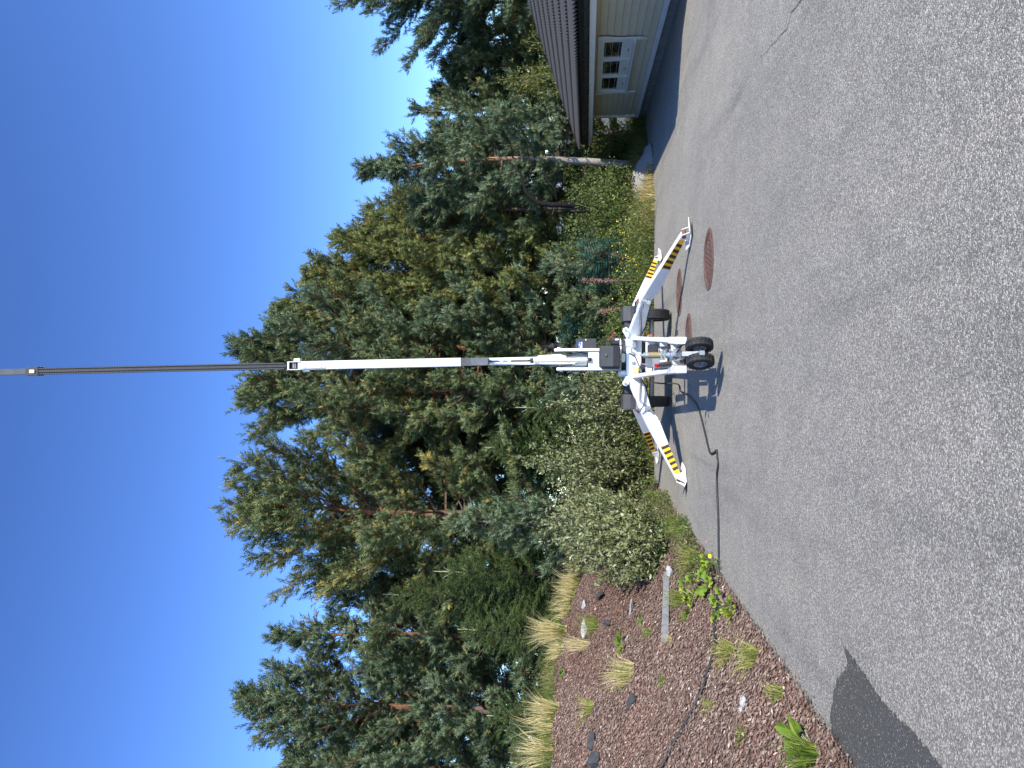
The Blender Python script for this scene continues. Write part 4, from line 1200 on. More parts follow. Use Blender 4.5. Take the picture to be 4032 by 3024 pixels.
for lab, src, x, y, sc_, rz in BACK:
    t0_ = front_row[src]
    r_ = t0_.copy(); col.objects.link(r_)
    r_.location = (x, y, float(gz(x, y)) - 0.2 if x < EDGE_X else -0.2); r_.rotation_euler = (0, 0, rz); r_.scale = (sc_ * 1.15, sc_ * 1.15, sc_)
    tag(r_, lab, 'tree', 'pine trees behind the yard')
    for ch in t0_.children:
        c_ = ch.copy(); col.objects.link(c_); c_.parent = r_

def spruce(label, x, y, zb, H, Rc, seed, leader=0.5, mat='spruce_needles', cb=0.15):
    rng = np.random.default_rng(seed)
    root = empty('spruce_tree', (x, y, zb)); tag(root, label, 'tree', 'young conifers along the bank')
    H = H - zb
    tm = MB().tube([(0, 0, 0), (0, 0, H * 0.5), (0, 0, H - leader)], [0.05 + 0.01 * H, 0.03, 0.016], 8)
    ld = MB().tube([(0, 0, H - leader), (0.01, 0, H)], [0.016, 0.007], 6)
    bm_ = MB()
    P, D, Ls, Ti = [], [], [], []
    z = cb
    while z < H - leader * 0.55:
        t = z / H
        rr = max(0.12, Rc * (1 - t) ** 0.8)
        nb = rng.integers(4, 7); a0 = rng.uniform(0, 6.28)
        for i in range(nb):
            az = a0 + i * 6.283 / nb + rng.normal(0, 0.2); Lb = rr * rng.uniform(0.75, 1.1)
            hd = np.array([math.cos(az), math.sin(az), 0]); sd_ = np.array([-hd[1], hd[0], 0])
            e = math.radians(-12 + 50 * t)
            f0 = np.array([0, 0, z]); fd = hd * math.cos(e) + np.array([0, 0, math.sin(e)])
            tip = f0 + fd * Lb + np.array([0, 0, 0.12 * Lb])
            bm_.tube([f0, f0 + fd * Lb * 0.6, tip], [0.012, 0.008, 0.003], 3)
            n_ = max(3, int(Lb / 0.055))
            for k in range(n_):
                s = 0.18 + 0.82 * (k + rng.random()) / n_
                p = f0 + fd * Lb * s + np.array([0, 0, 0.12 * Lb * s * s])
                for sg in (-1, 1, 0):
                    if sg == 0 and k % 2: continue
                    d = fd * 0.75 + sd_ * sg * rng.uniform(0.5, 1.0) + np.array([0, 0, rng.normal(-0.02, 0.18)])
                    ll = (0.12 + 0.28 * (1 - s) * Lb) * rng.uniform(0.7, 1.2)
                    dn = d / np.linalg.norm(d)
                    m_ = max(1, int(ll / 0.11))
                    for q in range(m_):
                        P.append(p + dn * ll * q / m_); D.append(dn + rng.normal(0, 0.12, 3)); Ls.append(0.16 * rng.uniform(0.8, 1.2))
                        Ti.append(0.35 + 0.45 * s * rng.random() + rng.normal(0, 0.12))
        z += rng.uniform(0.13, 0.22)
    for k in range(6):
        az = k * 1.05; zz = H - leader * (0.5 if k % 2 else 0.95)
        d = np.array([math.cos(az) * 0.5, math.sin(az) * 0.5, 0.8]); e_ = np.array([0, 0, zz]) + d * leader * 0.32
        ld.tube([(0, 0, zz), e_], [0.008, 0.004], 5)
    fol = shoots(np.array(P), np.array(D), np.array(Ls), np.array(Ti), SPRUCE_T, rng)
    tree_parts(root, tm, bm_, fol, 'dark_bark', 'dark_bark', mat)
    o = bpy.data.objects.new('leader_shoot', ld.mesh('leader_shoot', 'spruce_leader')); col.objects.link(o); o.parent = root
    return len(P)
tot += spruce('dark young spruce with a long pale leader above the dry grass', -4.75, 19.2, 1.4, 5.35, 1.5, 21, 0.95)
tot += spruce('taller dark spruce with a thin leader behind the young one', -5.7, 20.4, 1.4, 7.0, 1.6, 22, 0.7)
tot += spruce('short spruce on the crest of the bank with a twiggy leader', -6.1, 18.9, 1.8, 4.7, 1.15, 23, 0.5)
tot += spruce('small light green spruce at the left end of the crest', -8.0, 18.4, 1.9, 3.9, 1.2, 24, 0.2)
tot += spruce('low dark spruce left of the small light green one', -9.3, 18.8, 1.9, 3.4, 1.3, 27, 0.2)
tot += spruce('small spruce with a pale leader beside the thick pine trunk', -0.62, 20.0, 0.1, 3.35, 1.0, 25, 0.7)
tot += spruce('dark spruce standing behind the grey-leaved willow', -1.75, 21.0, 0.2, 4.3, 1.7, 26, 0.3)
pine('bushy blue-green pine sapling beside the boulders on the bank', -3.35, 18.7, 1.0, 4.75, 1.1, 1.15, 31, tr=0.06, mat='pine_needles_blue', shape='cone', dens=1.2, sl=0.15, yel=0.0, tintmu=0.55, name='pine_sapling', group='young conifers along the bank')
pine('low blue-green pine sapling behind the left side of the lift tower', -0.15, 18.5, 0.05, 2.35, 0.25, 0.75, 32, tr=0.04, mat='pine_needles_blue', shape='cone', dens=1.2, sl=0.14, yel=0.0, name='pine_sapling', group='young conifers along the bank')
pine('small pine sapling in the weeds right of the lift', 2.0, 19.6, 0.05, 2.1, 0.3, 0.8, 33, tr=0.04, mat='pine_needles', shape='cone', dens=1.1, sl=0.14, yel=0.02, name='pine_sapling', group='young conifers along the bank')
pine('low pine sapling left of the green shrubs', 3.1, 19.8, 0.05, 2.5, 0.3, 0.9, 34, tr=0.04, mat='pine_needles_blue', shape='cone', dens=1.0, sl=0.14, yel=0.02, name='pine_sapling', group='young conifers along the bank')

def bush(name, label, cat, x, y, zb, rx, ry, H, nst, nl, seed, mat, ll=0.06, lw=0.5, group=None, trunk='dark_bark', zmin=0.05, tmu=0.45, stem_r=0.012, loose=1.0, tvar=0.2):
    rng = np.random.default_rng(seed)
    root = empty(name, (x, y, zb)); tag(root, label, cat, group)
    st = MB(); P, D, N = [], [], []
    per = max(6, int(nl / nst))
    for i in range(nst):
        az = rng.uniform(0, 6.28); out = math.sqrt(rng.random()); h = H * rng.uniform(0.55 if loose == 1 else 0.35, 1.08 if loose == 1 else 1.2) * (1 - 0.45 * out ** 2)
        ex, ey = math.cos(az) * out * rx, math.sin(az) * out * ry
        b0 = np.array([ex * 0.25, ey * 0.25, 0]); b1 = np.array([ex * 0.6, ey * 0.6, h * 0.55]); b2 = np.array([ex, ey, h])
        st.tube([b0, b1, b2], [stem_r, stem_r * 0.65, stem_r * 0.25], 4)
        s = rng.uniform(zmin, 1.0, per) ** 0.75
        pts = (1 - s)[:, None] ** 2 * b0 + 2 * ((1 - s) * s)[:, None] * b1 + (s ** 2)[:, None] * b2
        off = rng.normal(0, (0.12 + 0.05 * H) * loose, (per, 3)) * (1.05 - 0.75 * s)[:, None]
        pts = pts + off
        pts[:, 2] = np.maximum(pts[:, 2], 0.04)
        d = rng.normal(0, 0.6, (per, 3)) + np.array([ex, ey, 0]) * 0.3 + np.array([0, 0, 0.55])
        P.append(pts); D.append(d)
    P = np.concatenate(P); D = np.concatenate(D)
    n_ = len(P)
    Nn = rng.normal(0, 0.7, (n_, 3)) + np.array([0.3, -0.4, 0.9])
    L_ = ll * rng.uniform(0.7, 1.3, n_)
    ti = tmu + rng.normal(0, tvar, n_) + 0.12 * (P[:, 2] / H - 0.5)
    fol = leaf_faces(P, D, Nn, L_, L_ * lw, ti)
    o = bpy.data.objects.new('stems', st.mesh('stems', trunk)); col.objects.link(o); o.parent = root
    o = bpy.data.objects.new('foliage', tri_mesh('foliage', *fol[:2], mat, fol[2])); col.objects.link(o); o.parent = root
    return root
WG = 'willow bushes along the foot of the bank'
WIL = [
    ('grey-leaved willow bush hanging over the timber beam on the bank', -2.65, 12.45, 0.5, 0.6, 0.9, 4200, 41),
    ('grey-leaved willow bush beside the left front outrigger foot', -2.65, 13.3, 0.85, 0.9, 1.35, 6200, 42),
    ('tall grey-leaved willow in front of the boulders', -2.85, 15.2, 0.85, 1.0, 1.75, 7500, 43),
    ('tall grey-leaved willow behind the left rear outrigger', -1.95, 17.9, 1.1, 0.8, 2.6, 9000, 44),
    ('grey-leaved willow hiding the white-patched boulder', -3.0, 17.3, 0.85, 0.8, 1.7, 6000, 46),
    ('yellowish willow bush right behind the left mudguard', -0.45, 18.0, 0.85, 0.6, 1.95, 6500, 45)]
for lab, x, y, rx, ry, h, nl, sd in WIL:
    bush('willow_bush', lab, 'bush', x, y, float(gz(x, y)) if x < EDGE_X else 0.0, rx * 1.1, ry * 1.1, h * 1.05, 95, int(nl * 1.1), sd, 'willow_leaves', 0.085, 0.4, WG, zmin=0.1, tmu=0.5, loose=0.5, tvar=0.27)
SG = 'green shrubs beyond the yard'
SHR = [
    ('dense green shrub under the dark crooked trunk', 4.15, 19.9, 1.15, 0.8, 2.25, 7500, 51),
    ('round green shrub left of the crooked trunk', 3.35, 20.6, 1.0, 0.8, 2.55, 6500, 52),
    ('shrub with pale leaves between crooked trunk and gravel heap', 5.2, 21.0, 0.9, 0.7, 2.1, 5000, 53),
    ('shaded shrub behind the pale-trunked pine', 6.6, 25.2, 1.6, 0.8, 2.7, 6000, 54),
    ('leafy shrub in the gap between the pale trunk and the house', 7.75, 25.4, 0.9, 0.8, 2.1, 6000, 55),
    ('shrub below the thick pine trunk, seen through the tower', 0.9, 20.6, 1.2, 0.7, 1.9, 6000, 56),
    ('light green shrub behind the red-topped control levers', 1.35, 18.6, 0.7, 0.5, 1.2, 4500, 57)]
for lab, x, y, rx, ry, h, nl, sd in SHR:
    bush('green_shrub', lab, 'bush', x, y, float(az(x)), rx, ry, h, 60, nl, sd, 'green_leaves', 0.065, 0.62, SG)
UND = [('dark thicket at the foot of the leftmost pine', -11.6, 24.0, 1.6, 2.6), ('dark thicket under the second pine from the left', -9.0, 24.6, 1.7, 2.5), ('dark thicket behind the slim orange-trunked pine', -7.0, 25.4, 1.6, 2.6),
       ('dark thicket under the broad pine left of the boom', -4.6, 25.0, 1.6, 2.9), ('dark thicket between the broad pine and the thick trunk', -2.3, 24.0, 1.6, 3.1), ('dark thicket behind the thick pine trunk', 0.2, 26.2, 1.6, 2.7),
       ('dark thicket under the pine right of the boom', 2.2, 26.6, 1.6, 2.6), ('dark thicket under the yellowish pine', 4.2, 27.0, 1.6, 2.6), ('dark thicket behind the gravel heap', 6.2, 28.0, 1.6, 2.6), ('dark thicket beyond the far corner of the house', 8.4, 29.5, 1.7, 2.8)]
for i, (lab, x, y, r_, h) in enumerate(UND):
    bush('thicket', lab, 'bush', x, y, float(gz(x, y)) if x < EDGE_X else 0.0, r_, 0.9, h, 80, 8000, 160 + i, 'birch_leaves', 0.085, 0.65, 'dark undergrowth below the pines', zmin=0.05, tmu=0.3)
# birch behind the roof
bush('birch_tree', 'leafy birch showing above the roof of the house', 'tree', 11.2, 27.0, -0.3, 2.0, 1.3, 5.2, 60, 13000, 61, 'birch_leaves', 0.075, 0.7, None, 'pale_bark', 0.3, 0.5, 0.02)
bush('birch_tree', 'thin pale birch top beside the spiky young pine', 'tree', 13.6, 28.0, -0.3, 1.5, 1.2, 5.6, 40, 6000, 62, 'birch_leaves', 0.075, 0.7, None, 'pale_bark', 0.3, 0.55, 0.02)
# crooked limb with shade in its bark colour, on the pine beside the shrubs
tag(MB().tube([(4.9, 21.0, 0), (4.86, 20.98, 1.6), (4.88, 20.95, 2.5), (4.95, 20.95, 2.85), (5.25, 20.9, 3.15), (5.75, 20.9, 3.3), (6.2, 20.9, 3.7)], [0.085, 0.08, 0.075, 0.07, 0.05, 0.035, 0.015], 9)
    .tube([(4.95, 20.95, 2.3), (5.3, 20.9, 2.35), (5.6, 20.85, 2.6), (5.75, 20.85, 2.75)], [0.03, 0.025, 0.018, 0.008], 7)
    .build('dead_tree', 'shade_bark', smooth=True), 'bare crooked trunk with shade painted into its bark, forking to the right above the shrubs', 'tree')

# ------------------------------------------------------------------ green netting strung between the trees
def netting(label, x0, x1, y, z0, z1, seed):
    rs_ = random.Random(seed)
    mb = MB()
    nx_, nz_ = int((x1 - x0) / 0.06), int((z1 - z0) / 0.06)
    def q(i, j):
        return Vector((x0 + (x1 - x0) * i / nx_, y + 0.12 * math.sin(i * 0.33) + 0.08 * math.sin(j * 0.5 + i * 0.8), z0 + (z1 - z0) * j / nz_ - 0.12 * math.sin(math.pi * i / nx_)))
    for i in range(nx_ + 1):
        mb.tube([q(i, j) for j in range(nz_ + 1)], 0.005, 3)
    for j in range(nz_ + 1):
        mb.tube([q(i, j) for i in range(nx_ + 1)], 0.005, 3)
    tag(mb.build('garden_net', 'net_green'), label, 'net', 'green nets strung between the trees')
netting('teal net behind the weeds right of the lift', 2.3, 3.6, 19.0, 0.7, 1.75, 1)
netting('teal net in the dark gap right of the control panel', 1.2, 2.2, 21.2, 0.9, 2.3, 2)
netting('teal net hanging high beside the blue-green pine sapling', -3.4, -2.4, 21.5, 2.3, 3.5, 3)

# dead fireweed spikes and gravel heap
for k2, (lab, x, y, h, lx) in enumerate((('reddish dead weed stalk leaning beside the pine sapling', 3.0, 19.1, 1.5, 0.35), ('upright reddish dead weed stalk in front of the teal net', 2.5, 18.8, 1.6, 0.02), ('short reddish dead weed stalk behind the right mudguard', 1.85, 18.7, 1.2, -0.1))):
    rng = np.random.default_rng(70 + k2)
    root = empty('dead_weed', (x, y, 0)); tag(root, lab, 'plant', 'dead weed stalks')
    st = MB().tube([(0, 0, 0), (lx * 0.4, 0, h * 0.5), (lx, 0, h)], [0.012, 0.009, 0.004], 5)
    o = bpy.data.objects.new('stem', st.mesh('stem', 'dead_spike')); col.objects.link(o); o.parent = root
    s = rng.uniform(0.45, 1, 260)
    P = np.stack([lx * s ** 1.2, 0 * s, h * s], 1) + rng.normal(0, 0.025, (260, 3))
    V, T, t = leaf_faces(P, rng.normal(0, 1, (260, 3)) + np.array([0, 0, 0.4]), rng.normal(0, 1, (260, 3)), np.full(260, 0.06), np.full(260, 0.015), np.full(260, 0.5))
    o = bpy.data.objects.new('seed_head', tri_mesh('seed_head', V, T, 'dead_spike')); col.objects.link(o); o.parent = root
gh = MB()
rng = np.random.default_rng(77)
na, nr = 28, 9
vv = []
for i in range(nr + 1):
    r_ = i / nr
    for j in range(na):
        a = 2 * math.pi * j / na
        z = 0.42 * max(0, math.cos(r_ * 1.57)) ** 1.2 + (rng.normal(0, 0.02) if i < nr else -0.06)
        vv.append((5.35 + math.cos(a) * r_ * 1.1, 21.0 + math.sin(a) * r_ * 1.1, z - 0.12))
gh.add(vv, [(i * na + j, i * na + (j + 1) % na, (i + 1) * na + (j + 1) % na, (i + 1) * na + j) for i in range(nr) for j in range(na)])
tag(gh.build('gravel_heap', 'gravel_grey', smooth=True), 'low heap of grey gravel at the asphalt edge under the pale trunk', 'gravel heap')

# ------------------------------------------------------------------ meadow grass, weeds and flowers beyond the asphalt (uncountable)
def in_house(x, y):
    return (x > 6.9 + 0.1 * (y - 16)) & (y < 24.4)
rng = np.random.default_rng(91)
n = 26000
x = rng.uniform(-2.6, 9.5, n); y = np.interp(x, [p[0] for p in far], [p[1] for p in far]) + rng.random(n) ** 1.3 * 4.2
far_edge = np.interp(x, [p[0] for p in far], [p[1] for p in far])
ok = (y > far_edge + 0.02) & ~in_house(x, y) & ((x - 5.35) ** 2 + (y - 21.0) ** 2 > 0.8)
x, y = x[ok], y[ok]; n = len(x)
hmap = 0.22 + 0.3 * np.clip((y - far_edge[ok]) / 1.5, 0, 1) + 0.12 * np.sin(x * 2.1) * np.sin(y * 1.7)
hmap *= np.where((x > 3.2) & (x < 5.5), 1.25, 1.0)
P = np.stack([x, y, az(x) - 0.03], 1)
dry = np.clip(0.48 + 0.25 * np.sin(x * 1.3 + 1) + 0.3 * ((x > 3.6) & (x < 6.2)), 0, 1)
lean = rng.normal(0, 0.28, (n, 3)); lean[:, 2] = 0
gparts = [blades(P, hmap * rng.uniform(0.5, 1.4, n), lean, rng.uniform(0.008, 0.02, n), dry + rng.normal(0, 0.2, n), rng)]
tag(link('meadow_grass', tri_mesh('meadow_grass', *merge(gparts)[:2], 'meadow_grass', merge(gparts)[2])), 'tall yellowing grass along the far edge of the asphalt', 'grass', kind='stuff')
n = 11000
x = rng.uniform(-2.4, 4.2, n); y = 17.45 + rng.random(n) ** 1.2 * 2.2
h = rng.random(n) ** 0.7 * (0.35 + 0.25 * np.sin(x * 3.1) ** 2 + 0.3 * np.clip(y - 17.6, 0, 1.5))
P = np.stack([x, y, h], 1)
V, T, t = leaf_faces(P, rng.normal(0, 1, (n, 3)) + np.array([0, 0, 0.5]), rng.normal(0, 0.6, (n, 3)) + np.array([0.3, -0.5, 0.8]), rng.uniform(0.03, 0.075, n), rng.uniform(0.02, 0.04, n), 0.45 + rng.normal(0, 0.22, n) + 0.1 * (h - 0.3))
tag(link('weeds', tri_mesh('weeds', V, T, 'green_leaves', t)), 'leafy weeds growing along the far asphalt edge behind the lift', 'weeds', kind='stuff')
n = 45
x = rng.uniform(1.9, 4.6, n); y = 17.6 + rng.random(n) * 1.2
fl = MB()
for i in range(n):
    z = 0.3 + rng.random() * 0.45 + 0.2 * (y[i] - 17.6)
    r_ = rng.uniform(0.009, 0.018)
    fl.cyl((x[i], y[i], z), (x[i] + 0.004, y[i] - 0.008, z + 0.012), r_ * 0.5, r_, n=7)
tag(fl.build('yellow_flowers', 'flower_yellow'), 'small yellow flowers dotted through the weeds right of the lift', 'flowers', kind='stuff')

# ------------------------------------------------------------------ the bank: loose chips, beam, rocks, tufts, plants
rng = np.random.default_rng(101)
def chip_set(n, y0, y1, lmin, lmax, xr=(-6.4, -2.12), white=0.018):
    x = rng.uniform(xr[0], xr[1], n); y = rng.uniform(y0, y1, n)
    ok = x > np.interp(y, _cy, _cx) - 0.3
    x, y = x[ok], y[ok]
    vis = (x > -0.53 * y - 0.6)
    x, y = x[vis], y[vis]
    n = len(x)
    e = 0.05
    gzx = (gz(x + e, y) - gz(x - e, y)) / (2 * e); gzy = (gz(x, y + e) - gz(x, y - e)) / (2 * e)
    N = np.stack([-gzx, -gzy, np.ones(n)], 1) + rng.normal(0, 0.38, (n, 3))
    a = rng.uniform(0, 2 * np.pi, n)
    D = np.stack([np.cos(a), np.sin(a), gzx * np.cos(a) + gzy * np.sin(a) + rng.normal(0, 0.16, n)], 1)
    P = np.stack([x, y, gz(x, y) + rng.uniform(0.006, 0.03, n)], 1)
    L_ = rng.uniform(lmin, lmax, n)
    ti = 0.42 + rng.normal(0, 0.2, n) + 0.1 * np.sin(x * 1.3 + y * 0.7)
    w = rng.random(n) < white
    ti = np.where(w, rng.uniform(0.9, 1, n), np.minimum(ti, 0.93))
    return leaf_faces(P, D, N, L_, L_ * rng.uniform(0.25, 0.5, n), ti, 0.15)
chips = merge([chip_set(52000, 4.3, 9.0, 0.02, 0.055), chip_set(60000, 9.0, 20.2, 0.03, 0.07), chip_set(300, 4.3, 12, 0.05, 0.1, white=0.2)])
tag(link('bark_chips', tri_mesh('bark_chips', chips[0], chips[1], 'bark_chips', chips[2])), 'reddish brown bark chips covering the sloping bank', 'bark chips', kind='stuff')

p0, p1 = on_ground(2638, 2262), on_ground(2634, 2522)
tag(MB().beam(p0 + Vector((0, 0, 0.045)), p1 + Vector((0, 0, 0.045)), (0.075, 0.09)).build('timber_beam', 'weathered_wood', bevel=0.006), 'grey weathered timber beam lying along the bark bank', 'timber')

def rock(label, ix, iy, s, seed, mat='rock', sc=(1, 1, 0.7), sink=0.3, name='rock', group='rocks on the bank'):
    p = on_ground(ix, iy)
    bm = bmesh.new(); bmesh.ops.create_icosphere(bm, subdivisions=3, radius=1.0)
    r_ = random.Random(seed)
    off = [Vector((r_.uniform(-1, 1), r_.uniform(-1, 1), r_.uniform(-1, 1))).normalized() for _ in range(9)]
    lim = [r_.uniform(0.5, 0.85) for _ in off]
    for v in bm.verts:
        for o_, l_ in zip(off, lim):
            d = v.co.dot(o_)
            if d > l_: v.co -= o_ * (d - l_) * 0.95
        v.co += Vector((math.sin(v.co.y * 9 + seed), math.sin(v.co.z * 8), math.sin(v.co.x * 10))) * 0.02
        v.co = Vector((v.co.x * sc[0] * s, v.co.y * sc[1] * s, v.co.z * sc[2] * s))
    me = bpy.data.meshes.new(name); bm.to_mesh(me); bm.free()
    me.materials.append(MATS[mat])
    o = link(name, me)
    o.location = p + Vector((0, 0, s * sc[2] * (1 - sink) * 0.6)); o.rotation_euler = (r_.uniform(-0.2, 0.2), r_.uniform(-0.2, 0.2), r_.uniform(0, 6))
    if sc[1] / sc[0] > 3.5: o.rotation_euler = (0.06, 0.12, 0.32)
    return tag(o, label, 'rock', group)
rock('large pale boulder on the crest between dry grass and willow', 2292, 2150, 0.42, 1, sc=(0.7, 1.25, 0.55))
rock('white-patched boulder half hidden by willow leaves', 2350, 2065, 0.5, 2, sc=(0.9, 0.9, 0.8))
rock('small white stone at the tip of the pale boulder', 2318, 2108, 0.16, 3)
rock('flat dark shape standing in for a shadow strip below the boulders', 2372, 2345, 0.5, 4, 'bank_shade', sc=(0.2, 1.05, 0.16))  # shadow strip on the slope built as a dark solid
rock('small flat white stone left of the dark shadow strip', 2304, 2385, 0.13, 5, sc=(1, 1, 0.4))
rock('flat pale stone between two grass tufts on the slope', 2310, 2485, 0.22, 6, sc=(0.6, 1.3, 0.35))
rock('grey flat stone in the middle of the bark slope', 2492, 2402, 0.15, 7, sc=(1, 1.2, 0.35))
rock('jagged dark shape standing in for shade in the middle of the left slope', 2500, 2765, 0.13, 8, 'bank_shade', sc=(0.5, 1.2, 0.5))
rock('dark shape standing in for shade under the dry tuft near the left edge', 2345, 2920, 0.13, 9, 'bank_shade', sc=(0.6, 1.1, 0.6))
rock('black shape standing in for shade on the crest at the left edge', 2355, 2995, 0.16, 10, 'bank_shade', sc=(0.7, 1.1, 0.6))
rock('pale round stone at the end of the timber beam', 2646, 2258, 0.1, 11, sc=(1, 1.1, 0.7))
rock('larger of two white stones low on the bark slope', 2938, 2768, 0.055, 12, sink=0.1)
rock('smaller of two white stones low on the bark slope', 2930, 2796, 0.04, 13, sink=0.1)
rock('dark wedge standing in for a shadow high on the slope', 2400, 2455, 0.22, 14, 'bank_shade', sc=(0.3, 1.2, 0.35))

def tuft(label, p, n, h, spread, seed, mat='dry_grass', w=0.007, tmu=0.55, curl=0.5, group='grass tufts on the bank', green=0.0, lean=(0, 0)):
    rng = np.random.default_rng(seed)
    root = empty('grass_tuft', p); tag(root, label, 'grass tuft', group)
    a = rng.uniform(0, 6.28, n); r_ = np.sqrt(rng.random(n)) * spread * 0.35
    P = np.stack([np.cos(a) * r_, np.sin(a) * r_, np.full(n, -0.02)], 1)
    ln = np.stack([np.cos(a), np.sin(a), 0 * a], 1) * (rng.random(n) * 0.8 + 0.05)[:, None] * (spread / max(h, 0.05)) * 0.9 + np.array([lean[0], lean[1], 0])
    V, T, t = blades(P, h * rng.uniform(0.2, 1.15, n), ln + rng.normal(0, 0.13, (n, 3)) * np.array([1, 1, 0]), np.full(n, w), tmu + rng.normal(0, 0.22, n), rng, curl)
    o = bpy.data.objects.new('blades', tri_mesh('blades', V, T, mat, t)); col.objects.link(o); o.parent = root
    if green:
        m_ = int(n * green)
        a = rng.uniform(0, 6.28, m_); P = np.stack([np.cos(a) * spread * 0.3, np.sin(a) * spread * 0.3, np.full(m_, -0.02)], 1)
        ln = np.stack([np.cos(a), np.sin(a), 0 * a], 1) * (rng.random(m_) * 0.9)[:, None]
        V, T, t = blades(P, h * 0.4 * rng.uniform(0.5, 1.1, m_), ln, np.full(m_, w), 0.4 + rng.normal(0, 0.25, m_), rng, 0.6)
        o = bpy.data.objects.new('green_blades', tri_mesh('green_blades', V, T, 'green_grass', t)); col.objects.link(o); o.parent = root
# crest tufts: stand on the crest line, back to front
crest = [
    ('spreading dry grass tuft on the crest beside the pale boulder', 2190, 18.3, 0.85, 0.5, 240),
    ('feathery dry grass tuft on the crest, right of the green clump', 2240, 18.1, 0.75, 0.4, 180),
    ('dry grass clump with a green foot in front of the dark young spruce', 2300, 17.8, 0.75, 0.4, 200),
    ('thin dry grass clump on the crest in front of the spruce shade', 2350, 17.4, 0.7, 0.35, 120),
    ('loose dry grass on the crest right of the tallest tuft', 2405, 17.0, 0.6, 0.35, 90),
    ('tallest dry grass tuft, dense and golden, on the crest', 2490, 16.3, 1.0, 0.42, 330),
    ('low greenish tuft on the crest left of the tallest one', 2560, 15.7, 0.5, 0.35, 130),
    ('bushy yellow tuft on the crest near the left edge', 2800, 13.4, 0.75, 0.4, 240),
    ('thin tall dry stalks between the two yellow crest tufts', 2870, 13.0, 0.85, 0.2, 40),
    ('yellow tuft on the crest cut by the left edge', 2985, 12.4, 0.75, 0.4, 220)]
for i, (lab, iy, Yd, h, sp, n) in enumerate(crest):
    a, _ = ray(3024 - iy, 2200)
    xx = max(a * Yd, float(np.interp(Yd, _cy, _cx)) + 0.05)
    tuft(lab, gp(xx, Yd), n, h, sp, 200 + i, w=0.009, green=0.5)
rngc = np.random.default_rng(260)
n = 2600
yc = rngc.uniform(11.8, 18.6, n); xc = np.interp(yc, _cy, _cx) + rngc.normal(0.02, 0.14, n)
P = np.stack([xc, yc, gz(xc, yc) - 0.01], 1)
ln = rngc.normal(0, 0.35, (n, 3)); ln[:, 2] = 0
V, T, t = blades(P, rngc.random(n) ** 2 * 0.5 + 0.06, ln, np.full(n, 0.007), 0.35 + 0.25 * np.sin(yc * 2.1) + rngc.normal(0, 0.25, n), rngc)
tag(link('crest_grass', tri_mesh('crest_grass', V, T, 'meadow_grass', t)), 'thin fringe of mixed grass along the crest of the bank', 'grass', kind='stuff')
mid = [
    ('green tuft with tall thin stalks at the near end of the beam', 2690, 2362, 0.34, 0.2, 150, 'green_grass', 0.6),
    ('small round green tuft just below the timber beam', 2712, 2428, 0.16, 0.12, 90, 'green_grass', 0.5),
    ('spindly tuft with wide yellow stalks at the top of the slope', 2350, 2470, 0.5, 0.35, 110, 'green_grass', 0.7),
    ('upright straw tuft with a green base on the upper slope', 2318, 2540, 0.75, 0.25, 110, 'dry_grass', 0.6),
    ('green tuft above the straw tuft, high on the slope', 2345, 2445, 0.35, 0.25, 90, 'green_grass', 0.7),
    ('broad pale straw tuft in the middle of the left slope', 2490, 2650, 0.55, 0.4, 150, 'dry_grass', 0.5),
    ('rosy wispy tuft next to a dark shade shape', 2480, 2670, 0.35, 0.3, 90, 'green_grass', 0.75),
    ('yellow-green rosette tuft above the jagged shade shape', 2335, 2790, 0.32, 0.28, 140, 'green_grass', 0.8),
    ('small green tuft alone in the open chips', 2622, 2682, 0.14, 0.12, 70, 'green_grass', 0.5),
    ('little tuft with short stalks near the far end of the beam', 2566, 2492, 0.22, 0.15, 60, 'green_grass', 0.6),
    ('yellowing tuft near the asphalt, right of the cable', 2880, 2570, 0.24, 0.24, 180, 'green_grass', 0.95),
    ('bright yellow-green tuft at the asphalt edge', 2975, 2590, 0.26, 0.26, 150, 'green_grass', 0.85),
    ('small yellow tuft at the asphalt edge below the two white stones', 3078, 2735, 0.18, 0.16, 80, 'green_grass', 0.8),
    ('sparse short tuft left of the cable on the lower slope', 2805, 2785, 0.15, 0.13, 60, 'green_grass', 0.7),
    ('faint green tuft low on the slope near the left edge', 2935, 2895, 0.13, 0.13, 60, 'green_grass', 0.5),
    ('thick grassy clump at the lower left corner of the bank', 3205, 2985, 0.26, 0.24, 320, 'green_grass', 0.45),
    ('dry straw lying at the lower end of the beam', 2640, 2540, 0.16, 0.3, 70, 'dry_grass', 0.6),
    ('yellowed grass between willow and asphalt', 2745, 2200, 0.35, 0.3, 200, 'green_grass', 0.85),
    ('weedy grass at the foot of the willow next to the outrigger', 2700, 2080, 0.4, 0.3, 180, 'green_grass', 0.7)]
for i, (lab, ix, iy, h, sp, n, mt_, tm_) in enumerate(mid):
    tuft(lab, on_ground(ix, iy), n, h, sp, 300 + i, mt_, 0.006, tm_)

# broad-leaved plants: each leaf its own piece
def big_leaf(name, L_, W_, nseg=10, lobed=False):
    mb = MB(); vv = [(0, 0, 0)]
    for i in range(nseg + 1):
        t = -1 + 2 * i / nseg
        if lobed:
            a = t * 2.55; r_ = L_ * 0.5 * (1 + 0.06 * math.cos(a * 7))
            vv.append((math.sin(a) * r_ * W_ / L_, L_ * 0.42 + math.cos(a) * r_, 0.018 * math.cos(a * 6) + 0.02 * abs(t)))
        else:
            a = t * math.pi
            vv.append((math.sin(a) * W_ / 2, L_ / 2 + L_ / 2 * math.cos(a), 0.03 * abs(math.sin(a)) + 0.02))
    vv[0] = (0, L_ * 0.4 if not lobed else L_ * 0.1, 0.0)
    mb.add(vv, [(0, i + 1, i + 2) for i in range(nseg)])
    me = mb.mesh(name, 'bright_leaves')
    at_ = me.attributes.new('tint', 'FLOAT', 'POINT'); at_.data.foreach_set('value', [0.45] * len(me.vertices))
    return me
